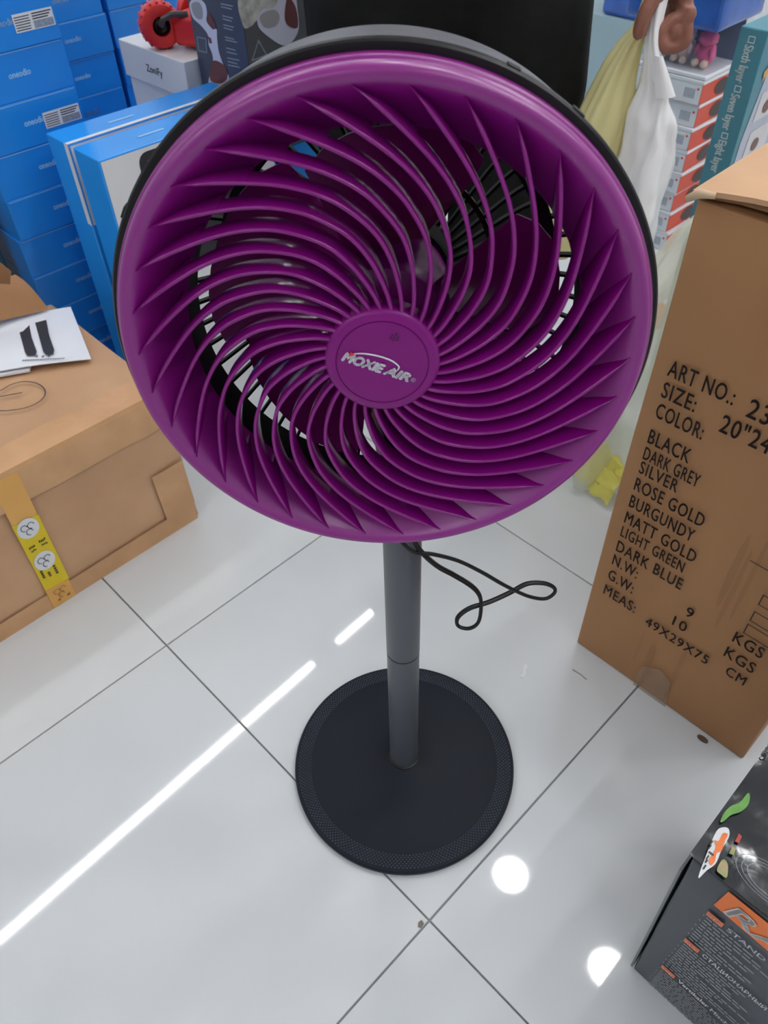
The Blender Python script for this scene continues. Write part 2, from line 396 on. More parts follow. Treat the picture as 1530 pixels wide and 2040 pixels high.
smooth_me(vme, 42); vme.materials.append(PURPLEV)
for k in range(34):
    link('vane', vme, None, grille, Matrix.Rotation(math.radians(94.6 + k * 360 / 34), 4, 'Z'))
# hub cap
hub = hpart('hub_cap', lathe_me('hub_cap', [(.001, .0228), (.0296, .0224), (.0299, .0216), (.0302, .0216), (.0305, .0223), (.0350, .0217), (.0368, .0206), (.0377, .0186), (.0377, .0050), (.035, .003), (.001, .003)], 96, closed=True), PURPLE, ang=40)
hX, hY = Vector((1, 0, 0)), Vector((0, 1, 0))
def hub_ink(ink, name, m):
    o = link(name, mesh(name, ink.v, ink.f), m, hub); return o
an = math.radians(-21.0); dr = Vector((math.cos(an), math.sin(an), 0)); du = Vector((-math.sin(an), math.cos(an), 0))
ik = Ink(); zt = Vector((0, 0, .02335))
o0 = Vector((-.0262, .0032, 0)) + zt
ik.text('MOXIE', o0, dr, du, w=.0278, h=.0064, bold=.055, shear=.25)
ik.text('AIR', o0 + dr * .0286, dr, du, w=.0172, h=.0062, bold=.055, shear=.25)
ik.text('\u00ae', o0 + dr * .0470 + du * .0008, dr, du, h=.0032, bold=.004)
arc = catmull([(-.0200, .0072, 0), (-.0165, .0079, 0), (-.0105, .0078, 0), (-.0020, .0060, 0), (.0055, .0030, 0), (.0100, -.0006, 0), (.0108, -.0030, 0), (.0085, -.0058, 0)], 6)
av = []; nA = len(arc)
for i, p in enumerate(arc):
    t = (arc[min(i + 1, nA - 1)] - arc[max(i - 1, 0)]).normalized(); n_ = Vector((-t.y, t.x, 0)); w_ = .00015 + .00042 * math.sin(PI * (i + .5) / nA) ** .7
    av += [p + n_ * w_ + zt, p - n_ * w_ + zt]
ik.add(av, [(2 * i, 2 * i + 1, 2 * i + 3, 2 * i + 2) for i in range(nA - 1)])
hub_ink(ik, 'white_lettering', WHITEINK)
ik = Ink(); ik.poly([Vector((-.0216, .0058, 0)) + zt * 1.005, Vector((-.0172, .0070, 0)) + zt * 1.005, Vector((-.0200, .0092, 0)) + zt]); hub_ink(ik, 'red_mark', REDINK)
ik = Ink()
for k in range(7):
    c = Vector((.0082, .0193, .0233)) + (Vector((.0024 * math.cos(k * PI / 3 + .2), .0024 * math.sin(k * PI / 3 + .2), 0)) if k else Vector())
    ik.ellipse(c, hX, hY, .0007, .0007, 10)
hub_ink(ik, 'receiver_holes', mat('dark_purple_hole', (50, 8, 52), rough=.6))
# housing
band = hpart('black_trim_band', lathe_me('black_trim_band', [(.1690, -.0022), (.1780, -.0018), (.1792, -.0032), (.1792, -.0095), (.1760, -.0112), (.1690, -.0112)], 192, closed=True), BLACKP)
for th in (52, 66, 150, 230, 310):
    link('clip', box_me('clip', -.004, .004, -.001, .0012, -.0100, -.0035, bev=.0004), BLACKP, band, Matrix.Rotation(math.radians(th - 90), 4, 'Z') @ Matrix.Translation((0, .1791, 0)))
drum = hpart('housing', lathe_me('housing', [(.1745, -.0112), (.1748, -.0140), (.1742, -.0500), (.1722, -.0780), (.1700, -.0850), (.1650, -.0870), (.1650, -.0840), (.1690, -.0760), (.1700, -.0112)], 192, closed=True), GREYH)
hpart('inner_shroud', lathe_me('inner_shroud', [(.1338, -.0185), (.1400, -.0190), (.1690, -.0200), (.1690, -.0220), (.1372, -.0230), (.1372, -.0520), (.1340, -.0520)], 128, closed=True), BLACKM)
# impeller
imp = hpart('impeller_hub', lathe_me('impeller_hub', [(.001, -.0180), (.036, -.0190), (.044, -.0230), (.047, -.0300), (.047, -.0880), (.001, -.0880)], 64, closed=True), PURPLE)
bv, bf = [], []
NR, NC = 10, 9
for side in (0, 1):
    for i in range(NR):
        r = .042 + (.1245 - .042) * i / (NR - 1)
        wid = math.radians(62 - 6 * abs(i / (NR - 1) - .6)); lead = math.radians(0)
        for k in range(NC):
            s_ = k / (NC - 1); cr_ = 1.0
            th = lead - wid * s_; t_ = -.0285 - .056 * s_ + .005 * math.sin(PI * s_) - (.0018 if side else 0)
            rr = r
            if i >= NR - 2: rr = r - (.010 if i == NR - 1 else .002) * (abs(2 * s_ - 1) ** 4)
            bv.append((rr * math.cos(th), rr * math.sin(th), t_))
M_ = NR * NC
for i in range(NR - 1):
    for k in range(NC - 1):
        q = i * NC + k; bf.append((q, q + 1, q + NC + 1, q + NC)); bf.append((M_ + q, M_ + q + NC, M_ + q + NC + 1, M_ + q + 1))
edge = [i * NC for i in range(NR)] + [(NR - 1) * NC + k for k in range(1, NC)] + [i * NC + NC - 1 for i in range(NR - 2, -1, -1)] + [k for k in range(NC - 2, 0, -1)]
for i in range(len(edge)):
    a_, b_ = edge[i], edge[(i + 1) % len(edge)]; bf.append((a_, b_, M_ + b_, M_ + a_))
bme = mesh('blade', bv, bf); bm = bmesh.new(); bm.from_mesh(bme); bmesh.ops.recalc_face_normals(bm, faces=bm.faces); bm.to_mesh(bme); bm.free(); smooth_me(bme, 50); bme.materials.append(PURPLED)
for k in range(5): link('blade', bme, None, imp, Matrix.Rotation(math.radians(42 + 72 * k), 4, 'Z'))
# rear grille
rear = hpart('rear_grille_ring', lathe_me('rear_grille_ring', [(.1190, -.1080), (.1290, -.1060), (.1290, -.1100), (.1190, -.1125)], 96, closed=True), BLACKP)
link('inner_ring', smooth_me(lathe_me('inner_ring', [(.0800, -.1150), (.0840, -.1145), (.0840, -.1180), (.0800, -.1185)], 96, closed=True)), BLACKP, rear)
rp_ = catmull([(.0480, math.radians(0), -.1180), (.0650, math.radians(5), -.1180), (.0820, math.radians(9), -.1160), (.1050, math.radians(12), -.1130), (.1250, math.radians(13), -.1085), (.1450, math.radians(13.5), -.1000), (.1600, math.radians(13.5), -.0910), (.1672, math.radians(13.5), -.0845)], 3)
rv, rf = [], []
for p in rp_:
    c, s = math.cos(p.y), math.sin(p.y); pos = Vector((p.x * c, p.x * s, p.z)); tn = Vector((-s, c, 0))
    rv += [pos + tn * .0011, pos - tn * .0011, pos - tn * .0011 - Vector((0, 0, .0055)), pos + tn * .0011 - Vector((0, 0, .0055))]
for i in range(len(rp_) - 1):
    for k in range(4):
        k2 = (k + 1) % 4; rf.append((i * 4 + k, i * 4 + k2, (i + 1) * 4 + k2, (i + 1) * 4 + k))
rf += [(3, 2, 1, 0), tuple((len(rp_) - 1) * 4 + k for k in range(4))]
rme = mesh('grille_bar', rv, rf); rme.materials.append(BLACKM)
for k in range(54): link('grille_bar', rme, None, rear, Matrix.Rotation(2 * PI * k / 54, 4, 'Z'))
hpart('motor_housing', lathe_me('motor_housing', [(.001, -.0900), (.050, -.0900), (.052, -.0930), (.052, -.1150), (.050, -.1450), (.044, -.1580), (.001, -.1600)], 64, closed=True), BLACKM)
# neck between pole and motor
ax = HC + hn * -.125
nv, nf = tube([Vector((FX, FY, .618)), Vector((FX - .002, FY + .004, .66)), Vector((FX - .006, FY + .022, .70)), ax - UP * .03], [.0235, .024, .024, .022], 20)
part('tilt_neck', nv, nf, BLACKP, fan, True)
# power cord
CP = [(786, 1050, .505), (800, 1080, .498), (826, 1100, .495), (862, 1104, .500), (912, 1117, .508), (960, 1140, .515), (1005, 1166, .522), (1050, 1187, .528), (1084, 1193, .532), (1103, 1183, .536), (1104, 1171, .540),
      (1084, 1162, .542), (1050, 1163, .540), (1015, 1181, .532), (975, 1199, .522), (935, 1212, .515), (912, 1230, .510), (913, 1247, .507), (934, 1252, .505), (952, 1241, .508), (958, 1215, .512),
      (956, 1188, .515), (940, 1168, .515), (905, 1146, .511), (872, 1128, .506), (842, 1102, .497), (826, 1078, .500), (815, 1050, .505)]
cpts = catmull([onY(u, v, y) for u, v, y in CP], 6)
nv, nf = tube(cpts, .0021, 8, ry=.0034)
part('power_cord', nv, nf, BLACKP, fan, True)

# ------------------------------------------------------------------ brown carton at left
LB, LZ = -1.01, .302
lc = thing('cardboard_carton', 'wide brown taped carton at left with a yellow label strip', 'box', -.16, LB, 0)
link('carton_body', smooth_me(bm_mesh('carton_body', crumple_box(0, .622, 0, .385, 0, LZ, amp=.004, cuts=7, seed=3)), 30), CARDL, lc)
def band_sheet(name, pts, m, parent, off=None):
    return part(name, pts, [tuple(range(len(pts)))], m, parent)
ob = eB * .0042
tp = []
# tape wrapped over the top front edge
nseg = 12; tv, tf = [], []
for i in range(nseg + 1):
    a = -.15 + .605 * i / nseg; j = .0012 * math.sin(i * 2.1)
    tv += [P(a, LB - .055 + j, LZ + .0042), P(a, LB + .0030, LZ + .0042), P(a, LB + .0046, LZ - .004), P(a, LB + .0046, .238 + j)]
for i in range(nseg):
    for k in range(3): q = i * 4 + k; tf.append((q, q + 1, q + 5, q + 4))
part('edge_tape', tv, tf, TAPE, lc, False)
band_sheet('lower_edge_tape', [P(-.15, LB, .0) + ob, P(.455, LB, .0) + ob, P(.455, LB, .042) + ob, P(-.15, LB, .035) + ob], TAPE, lc)
band_sheet('corner_tape', [P(.395, LB, .042) + ob * 1.03, P(.458, LB, .042) + ob * 1.03, P(.456, LB, .150) + ob * 1.03, P(.392, LB, .150) + ob * 1.03], TAPE, lc)
o2 = eB * .0049
YTAPE = mat('amber_tape', (224, 168, 88), rough=.2, var=.05)
YEL = mat('yellow_label', (222, 196, 20), rough=.35, var=.03)
band_sheet('amber_tape', [P(.151, LB, .001) + o2, P(.193, LB, .001) + o2, P(.196, LB, .298) + o2, P(.155, LB, .298) + o2], YTAPE, lc)
o3 = eB * .0054; o4 = eB * .0059; o5 = eB * .0064
lab = band_sheet('yellow_label', [P(.152, LB, .050) + o3, P(.195, LB, .046) + o3, P(.196, LB, .205) + o3, P(.153, LB, .209) + o3], YEL, lc)
for z in (.190, .112):
    ik = Ink(); ik.ellipse(P(.173, LB, z) + o4, eA, UP, .0175, .0205); ik.put('label_disc', WHITEC, lab)
random.seed(3)
for z in (.190, .112, .030):
    ik = Ink()
    for q in range(3):
        c = P(.173, LB, z) + o5 + eA * (.0065 * math.cos(q * 2.1 + .5)) + UP * (.0075 * math.sin(q * 2.1 + .5))
        ring = [c + eA * (.0052 * math.cos(t * PI / 8)) + UP * (.0060 * math.sin(t * PI / 8)) for t in range(13)]
        for k in range(12):
            d_ = (ring[k + 1] - ring[k]).normalized(); n_ = d_.cross(eB) * .0006
            ik.poly([ring[k] - n_, ring[k + 1] - n_, ring[k + 1] + n_, ring[k] + n_])
    ik.put('emblem_print', DARKINK if z > .05 else CARDIN, lab)
for (x0, z0, wd_, ht) in ((.160, .150, .011, .004), (.178, .152, .012, .0045), (.161, .142, .009, .003), (.180, .143, .010, .0035), (.158, .078, .004, .020), (.168, .074, .004, .012), (.180, .072, .004, .022), (.163, .012, .005, .003), (.180, .012, .006, .004)):
    ik = Ink()
    for s in range(4):
        if wd_ > ht: ik.quad(P(x0 + s * wd_ / 4, LB, z0 + random.uniform(-.001, .001)) + o5, eA, UP, wd_ / 6, ht)
        else: ik.quad(P(x0, LB, z0 + s * ht / 4) + o5, eA, UP, wd_, ht / 6)
    ik.put('label_mark', DARKINK, lab)
# marker oval on the top
ik = Ink(); ov = catmull([onZ(u, v, LZ + .0052) for u, v in ((0, 778), (22, 766), (48, 760), (74, 764), (89, 776), (88, 790), (72, 804), (48, 813), (24, 817), (0, 818), (-30, 812), (-40, 795), (-28, 782))], 5, True)
for k in range(len(ov)):
    a_, b_ = ov[k], ov[(k + 1) % len(ov)]; d_ = (b_ - a_).normalized(); n_ = d_.cross(UP) * .0010
    ik.poly([a_ + n_, b_ + n_, b_ - n_, a_ - n_])
a_, b_ = onZ(0, 790, LZ + .0052), onZ(44, 782, LZ + .0052); n_ = (b_ - a_).normalized().cross(UP) * .0011; ik.poly([a_ + n_, b_ + n_, b_ - n_, a_ - n_])
ik.put('marker_scribble', DARKINK, lc)

# torn brown cardboard flaps and the leaflet on that carton
def sheet(name, corners, m, th, label=None, cat=None, parent=None, nx=8, ny=8, bend=None):
    """bilinear bent sheet with thickness; corners c00,c10,c11,c01"""
    c00, c10, c11, c01 = [Vector(c) for c in corners]; top, n = [], (Vector(corners[1]) - Vector(corners[0])).cross(Vector(corners[3]) - Vector(corners[0])).normalized()
    if n.z < 0: n = -n
    for j in range(ny + 1):
        for i in range(nx + 1):
            s, t = i / nx, j / ny; p = c00 * (1 - s) * (1 - t) + c10 * s * (1 - t) + c11 * s * t + c01 * (1 - s) * t
            top.append(p + (bend(s, t) if bend else Vector()))
    k = len(top); vs_ = [p + n * th for p in top] + top; fs = []; w_ = nx + 1
    for j in range(ny):
        for i in range(nx):
            q = j * w_ + i; fs.append((q, q + 1, q + w_ + 1, q + w_)); fs.append((k + q, k + q + w_, k + q + w_ + 1, k + q + 1))
    ed = [i for i in range(nx + 1)] + [j * w_ + nx for j in range(1, ny + 1)] + [ny * w_ + i for i in range(nx - 1, -1, -1)] + [j * w_ for j in range(ny - 1, 0, -1)]
    for i in range(len(ed)): a_, b_ = ed[i], ed[(i + 1) % len(ed)]; fs.append((a_, k + a_, k + b_, b_))
    o = part(name, vs_, fs, m, parent, True)
    smooth_me(o.data, 40)
    if label: tag(o, label, cat)
    return o
TZ = LZ + .0055
lf = sheet('leaflet', [onZ(-60, 752, TZ + .004), onZ(182, 716, TZ + .004), onZ(141, 612, TZ + .006), onZ(-60, 664, TZ + .006)], OFFWHITE, .0012, 'white instruction leaflet printed with two black devices on the brown carton', 'leaflet',
           bend=lambda s, t: UP * (.006 * (1 - s) * t + .004 * math.sin(PI * s)))
zq = TZ + .0126
for poly in ([(36, 652), (58, 646), (63, 672), (73, 700), (71, 708), (55, 709), (50, 702)], [(70, 643), (92, 637), (98, 668), (108, 697), (106, 705), (92, 707), (86, 700)]):
    ik = Ink(); ik.poly([onZ(u, v, zq) for u, v in poly]); ik.put('device_print', DARKINK, lf)
ik = Ink()
for u in range(45, 128, 5): p_ = onZ(u, 719 - (u - 45) * .05, zq - .001); ik.quad(p_, eA, -eB, .0038, .0022)
for u in (72, 84, 96): p_ = onZ(u, 711, zq - .001); ik.quad(p_, eA, -eB, .004, .003)
ik.put('caption_print', DARKINK, lf)
sheet('folded_booklet', [onZ(-50, 760, TZ - .001), onZ(60, 741, TZ - .001), onZ(70, 700, TZ - .001), onZ(-50, 720, TZ - .001)], OFFWHITE, .0040, 'thin white booklet lying beneath the printed leaflet', 'booklet', nx=3, ny=3)
sheet('cardboard_flap', [onZ(-90, 672, TZ + .022), onZ(94, 611, TZ + .020), onZ(28, 543, .385), onZ(-90, 590, .385)], CARD, .004, 'torn brown cardboard flap bent over the white leaflet', 'cardboard',
      bend=lambda s, t: UP * (.012 * math.sin(PI * t) + .004 * math.sin(5 * s)))
sheet('cardboard_offcut', [onZ(-80, 592, .400), onZ(20, 566, .400), onZ(22, 540, .43), onZ(-80, 478, .48)], CARDIN, .006, 'small curled brown cardboard offcut behind the torn flap', 'cardboard',
      bend=lambda s, t: UP * .01 * math.sin(PI * s))
part('black_wedge', *(lambda b: ([Matrix.Translation(P(.255, -1.275, TZ)) @ Matrix.Rotation(PHI, 4, 'Z') @ v.co for v in b.verts], [tuple(x.index for x in f.verts) for f in b.faces]))((lambda b: (b.verts.index_update(), b)[1])(box_bm(-.02, .03, -.012, .012, 0, .006, .0015))), BLACKP)
tag(COL.objects[-1] if COL.objects[-1].name.startswith('black_wedge') else bpy.data.objects['black_wedge'], 'small black plastic piece at the end of the white booklet', 'plastic piece')

# ------------------------------------------------------------------ blue headphone boxes
BW, BD, BH = .1960, .19, .0766
bb = box_me('carton_body', 0, BW, 0, BD, .0002, BH, bev=.0012, seg=2); bb.materials.append(BLUE)
v2, f2 = fit_text('oneodio', .040, .0100, bold=.03)
lgm = mesh('logo', [(.082 + x, -.0007, .036 + y) for x, y in v2], f2); lgm.materials.append(BLUEINK)
v2b = [(.004, -.0005, BH - .0032), (BW - .004, -.0005, BH - .0032), (BW - .004, -.0005, BH - .0020), (.004, -.0005, BH - .0020)]
edm = mesh('edge_highlight', v2b, [(0, 1, 2, 3)]); edm.materials.append(BLUEINK)  # pale line paints the glossy film's edge highlight into the colour
ste = mesh('sticker', [(.119, -.0008, .022), (.191, -.0008, .022), (.191, -.0008, .049), (.119, -.0008, .049)], [(0, 1, 2, 3)]); ste.materials.append(WHITEC)
ik = Ink(); X_, Z_ = Vector((1, 0, 0)), UP
random.seed(5)
for r_ in range(6): ik.quad(Vector((.121, -.0011, .0245 + r_ * .0038)), X_, Z_, random.uniform(.022, .028), .0014)
for r_ in range(3): ik.quad(Vector((.153, -.0011, .0365 + r_ * .0038)), X_, Z_, random.uniform(.028, .036), .0018)
stp = mesh('sticker_print', ik.v, ik.f); stp.materials.append(DARKINK)
ik = Ink(); ik.quad(Vector((.153, -.0011, .0235)), X_, Z_, .036, .011); stg = mesh('sticker_patch', ik.v, ik.f); stg.materials.append(GREYINK)
ORD = ['lowest', 'second', 'third', 'fourth', 'fifth', 'sixth', 'seventh', 'eighth', 'ninth', 'tenth']
def blue_col(a0, b0, n, where, group, start=0, stickers=(), seed=1, logos=True):
    rnd = random.Random(seed)
    for i in range(start, n):
        ja, jb, jr = rnd.uniform(-.003, .003), rnd.uniform(-.003, .002), rnd.uniform(-.012, .012)
        st_ = ' with white sticker' if i in stickers else ''
        o = thing('headphone_box', ('%s blue headphone box%s from the floor in %s' % (ORD[i], st_, where)), 'box', a0 + ja, b0 + jb, i * BH, jr, group)
        link('carton_body', bb, None, o); link('edge_highlight', edm, None, o)
        if logos: link('logo', lgm, None, o)
        if i in stickers:
            s_ = link('sticker', ste, None, o); link('sticker_print', stp, None, s_); link('sticker_patch', stg, None, s_)
blue_col(.4810, -1.500, 10, 'the front left stack', 'front left stack of blue boxes', 0, (7, 9), 4)
blue_col(.7780, -1.900, 9, 'the stack left of the white boxes', 'middle stack of blue boxes', 0, (), 6)
blue_col(.9880, -1.900, 9, 'the stack behind the red toy', 'rear stack of blue boxes', 0, (), 8)
def carton(name, label, cat, a0, a1, b0, b1, z0, z1, m, rot=0, bev=.002, group=None, body='carton_body'):
    """a0<a1, b0 = face towards +b"""
    o = thing(name, label, cat, a0, b0, z0, rot, group)
    link(body, box_me(body, 0, a1 - a0, 0, b0 - b1, .0002, z1 - z0, bev=bev, seg=2), m, o); return o
# dark blue product box at the far left edge
nb = carton('product_box', 'dark navy product box half hidden left of the blue stack', 'box', .24, .46, -1.56, -1.76, 0, .50, mat('dark_navy_card', (18, 40, 72), rough=.3, var=.3, nscale=10, rgb2=(14, 74, 96)))
# two tall thin blue and white boxes
for nm, (bf_, bk, zt_, zw, lb) in enumerate(((-1.352, -1.430, .577, .434, 'upright blue box with a white strip behind the white-fronted box'), (-1.252, -1.336, .577, 0.0, 'upright blue box with a white front showing a black device'))):
    a0 = .568
    o = carton('appliance_box', lb, 'box', a0, .922, bf_, bk, 0, zt_, BLUESIDE, group='blue and white upright boxes')
    ik = Ink(); f_ = eB * EPS
    ik.quad(P(a0 + .003, bf_, max(zw, .003)) + f_, eA, UP, .348, zt_ - max(zw, .003) - .003)
    wf = ik.put('white_front', WHITEC, o)
    ik = Ink(); ik.quad(P(a0 + .10, (bf_ + bk) / 2 + .006, zt_ + EPS), eA, -eB, .052, .006); ik.put('top_lettering', BLUEINK, o)
    if nm == 0:
        part('white_side_strip', [P(a0 - EPS, bf_ - .014, .434), P(a0 - EPS, bf_ + .0003, .434), P(a0 - EPS, bf_ + .0003, zt_ + EPS), P(a0 - EPS, bf_ - .014, zt_ + EPS)], [(0, 1, 2, 3)], WHITEC, o)
        part('white_top_strip', [P(a0, bf_ - .010, zt_ + EPS), P(a0 + .35, bf_ - .010, zt_ + EPS), P(a0 + .35, bf_, zt_ + EPS), P(a0, bf_, zt_ + EPS)], [(0, 1, 2, 3)], WHITEC, o)
    if nm == 1:
        ik = Ink(); cx, cz, w_, h_, r_ = .76, .45, .245, .235, .018
        pts_ = []
        for (sx, sz, st) in ((1, 1, 0), (-1, 1, 90), (-1, -1, 180), (1, -1, 270)):
            for q in range(5):
                t_ = math.radians(st + q * 22.5); pts_.append(P(cx + sx * (w_ / 2 - r_) + r_ * math.cos(t_), bf_, cz + sz * (h_ / 2 - r_) + r_ * math.sin(t_)) + f_ * 1.8)
        ik.poly(pts_); pr = ik.put('device_print', DARKINK, wf)
        ik = Ink(); ik.poly([P(.652, bf_, .553) + f_ * 2.4, P(.80, bf_, .553) + f_ * 2.4, P(.70, bf_, .536) + f_ * 2.4]); ik.poly([P(.668, bf_, .53) + f_ * 2.4, P(.70, bf_, .53) + f_ * 2.4, P(.69, bf_, .50) + f_ * 2.4]); ik.put('device_glint', GREYINK, wf)
# supports and white boxes
carton('blue_carton', 'large plain blue carton beneath the two white boxes', 'box', .905, 1.12, -1.495, -1.735, 0, .461, BLUE)
carton('blue_carton', 'large plain blue carton beneath the dark steamer box', 'box', .93, 1.075, -1.310, -1.478, 0, .461, BLUE)
for i, (z0, da, db, jr, lb) in enumerate(((.461, .012, .006, .03, 'white product box beneath the one carrying the red toy'), (.532, 0, 0, 0, 'white product box lettered ZoniFy carrying the red toy'))):
    a0 = .905 + da; o = carton('white_box', lb, 'box', a0, 1.09, -1.492 + db, -1.735 + db, z0, z0 + .0705, WHITEC, rot=jr, group='white product boxes')
    ik = Ink(); f_ = eA * -EPS; ik.text('ZoniFy', P(a0, -1.640 + db, z0 + .027) + f_, eB, UP, w=.060, h=.014, bold=.006); ik.put('lettering', DARKINK, o)
    if i: 
        ik = Ink(); ik.quad(P(.965, -1.545, .6025 + EPS), eB, eA, .045, .035); ik.put('top_print', mat('tan_print', (190, 180, 140), rough=.4), o)
        ik = Ink(); ik.quad(P(.935, -1.63, .6025 + EPS), eB, eA, .05, .004); ik.put('top_line', GREYINK, o)
# red toy
ty = thing('toy_car', 'red wheeled toy on top of the white ZoniFy box', 'toy', 1.0, -1.60, .6030)
def toy(name, me, m, basis, parent=None): smooth_me(me, 40); return link(name, me, m, parent or ty, basis)
tyre = [(.018, -.020), (.030, -.022), (.038, -.019), (.041, -.010), (.041, .010), (.038, .019), (.030, .022), (.018, .020)]
wc = WM[ty].inverted() @ onA(317, 40, .935); wc.z = .0415
wheelB = Matrix.Translation(wc) @ Matrix.Rotation(math.radians(-22), 4, 'Z') @ Matrix.Rotation(PI / 2, 4, 'X')
w1 = toy('wheel', lathe_me('wheel', tyre, 40, closed=True), RED, wheelB)
toy('wheel_hub', lathe_me('wheel_hub', [(.001, .012), (.010, .017), (.0175, .012), (.0175, -.012), (.001, -.012)], 24, closed=True), BLACKP, Matrix.Identity(4), w1)
rimz = []
for k in range(18):
    link('tread', box_me('tread', -.002, .002, -.0012, .0014, -.016, .016), RED, w1, Matrix.Rotation(2 * PI * k / 18, 4, 'Z') @ Matrix.Translation((0, .0412, 0)))
toy('body', box_me('body', -.035, .055, -.055, .015, .012, .068, bev=.010, seg=3), RED, Matrix.Translation((wc.x + .045, wc.y - .030, -.006)) @ Matrix.Rotation(math.radians(20), 4, 'Z'))
toy('wheel', lathe_me('wheel', tyre, 40, closed=True), RED, Matrix.Translation((wc.x + .105, wc.y + .02, .0415)) @ Matrix.Rotation(math.radians(-22), 4, 'Z') @ Matrix.Rotation(PI / 2, 4, 'X'))
nv, nf = tube([wc + Vector((-.012, -.024, .004)), wc + Vector((-.010, -.032, .016)), wc + Vector((.004, -.044, .024)), wc + Vector((.03, -.062, .022))], .006, 8); link('axle_arm', mesh('axle_arm', nv, nf), mat('gunmetal', (70, 62, 60), rough=.3), ty)

# dark steamer box
VA, VB = .930, -1.309
vb = carton('steamer_box', 'dark box picturing a white handheld garment steamer', 'box', VA, 1.075, VB, VB - .169, .4615, .95, NAVY)
# rescale pixel-derived prints to this box's faces
fa = eA * -EPS; fb = eB * EPS
part('slate_side', [P(VA + .001, VB, .463) + fb, P(1.074, VB, .463) + fb, P(1.074, VB, .949) + fb, P(VA + .001, VB, .949) + fb], [(0, 1, 2, 3)], SLATE, vb)
def dec(name, pl, plane, off, m):
    for pts_ in pl:
        ik = Ink(); ik.poly([plane(u, v) + off for u, v in round_px(pts_)]); o = ik.put(name, m, vb)
    return o
pa = lambda u, v: onA(u, v, VA); pb = lambda u, v: onB(u, v, VB)
APP = mat('white_appliance_print', (196, 196, 214), rough=.4, var=.03); MAROON = mat('maroon_print', (96, 36, 40), rough=.4, var=.1)
dec('steamer_print', [[(378, 6), (392, -4), (408, 6), (413, 25), (412, 42), (424, 58), (432, 58), (433, 75), (436, 100), (444, 125), (452, 142), (456, 158), (438, 174), (428, 192), (418, 178), (416, 160), (424, 132), (424, 110), (416, 88), (414, 68), (400, 50), (384, 34)]], pa, fa, APP)
dec('steamer_grey_part', [[(382, 8), (396, 4), (404, 18), (404, 36), (396, 38), (386, 28)]], pa, fa * 1.6, mat('grey_print', (140, 140, 150), rough=.4))
dec('steamer_maroon_part', [[(415, 26), (424, 36), (431, 54), (428, 57), (416, 46)], [(415, 72), (421, 76), (423, 86), (418, 86)], [(424, 122), (444, 127), (454, 145), (448, 165), (420, 160)]], pa, fa * 1.6, MAROON)
LN = []
for y in (6, 12, 30, 36, 48, 54, 72, 78, 94, 102, 114, 121, 128):
    x = 440 + y * .12; w_ = 18 + (y * 7) % 9; LN.append([(x, y), (x + w_, y + 5), (x + w_, y + 7.2), (x, y + 2.2)])
dec('caption_line', LN, pa, fa * 1.6, GREYINK)
dec('badge', [[(392, 72), (412, 76), (414, 106), (396, 102)]], pa, fa * 1.4, mat('badge_ink', (110, 130, 150), rough=.5)); dec('badge_inner', [[(394, 75), (410, 78), (412, 103), (398, 100)]], pa, fa * 1.8, NAVY)
dec('fur_print', [[(478, -10), (565, -12), (555, 10), (540, 28), (512, 40), (500, 52), (484, 52)]], pb, fb * 1.6, mat('fur_print', (176, 174, 170), rough=.6, var=.3, nscale=60))
dec('nozzle_print', [[(512, 36), (522, 18), (545, 14), (560, -12), (585, -12), (592, 20), (594, 58), (580, 84), (562, 90), (538, 76), (516, 56)]], pb, fb * 2.2, APP)
dec('nozzle_mesh_print', [[(516, 34), (530, 22), (548, 20), (556, 34), (548, 52), (526, 54)]], pb, fb * 2.8, mat('grey_print2', (150, 148, 150), rough=.5))
dec('nozzle_maroon', [[(572, -5), (588, 14), (592, 54), (572, 50), (566, 30)]], pb, fb * 2.8, MAROON)
tri = [(514, 78), (532, 110), (500, 122)]
ik = Ink(); T3 = [pb(*t) for t in tri]; cc = sum(T3, Vector()) / 3
for k in range(3): a_, b_ = T3[k], T3[(k + 1) % 3]; ik.poly([a_ + fb * 2, b_ + fb * 2, b_ + (cc - b_) * .2 + fb * 2, a_ + (cc - a_) * .2 + fb * 2])
ik.put('triangle_mark', GREYINK, vb)
tb = carton('teal_box', 'narrow teal box edge between the steamer box and the person', 'box', 1.080, 1.26, -1.309, -1.42, 0, .93, mat('bright_teal_card', (20, 150, 140), rough=.4))

# ------------------------------------------------------------------ tall brown carton at right
RA, RBL, RBR, RZ = .728, -.318, -.025, .744
rc = thing('cardboard_carton', 'tall brown carton printed with colour names and sizes at right', 'box', RA, RBR, 0)
link('carton_body', smooth_me(bm_mesh('carton_body', crumple_box(0, .49, 0, RBR - RBL, 0, RZ, amp=.0026, cuts=7, seed=11, bev=.003, fr=5)), 30), CARD, rc)
ik = Ink(); fA = eA * -.0034
def ct(s, b, z, w, h=.0215, bold=.010): ik = Ink(); ik.text(s, P(RA, b, z) + fA, eB, UP, w=w, h=h, bold=bold, spacing=1.12); ik.put('printed_text', PRINT, rc)
for s, z, w in (('ART NO.:', .551, .079), ('SIZE:', .521, .042), ('COLOR:', .491, .060), ('BLACK', .451, .055), ('DARK GREY', .4245, .075), ('SILVER', .401, .053), ('ROSE GOLD', .371, .097), ('BURGUNDY', .340, .092),
                ('MATT GOLD', .309, .104), ('LIGHT GREEN', .282, .095), ('DARK BLUE', .251, .101), ('N.W:', .222, .040), ('G.W:', .189, .041), ('MEAS:', .154, .053)):
    ct(s, -.296, z, w, .0200 if s in ('LIGHT GREEN', 'SILVER', 'DARK GREY') else .0215)
ct('230', -.200, .546, .040, .024); ct('20"24"', -.221, .513, .066, .024)
ct('9', -.177, .212, .010, .020); ct('10', -.188, .180, .020, .020); ct('49X29X75', -.223, .146, .098, .019)
ct('KGS', -.110, .219, .040, .0215); ct('KGS', -.111, .184, .041, .0215); ct('CM', -.099, .152, .027, .0195)
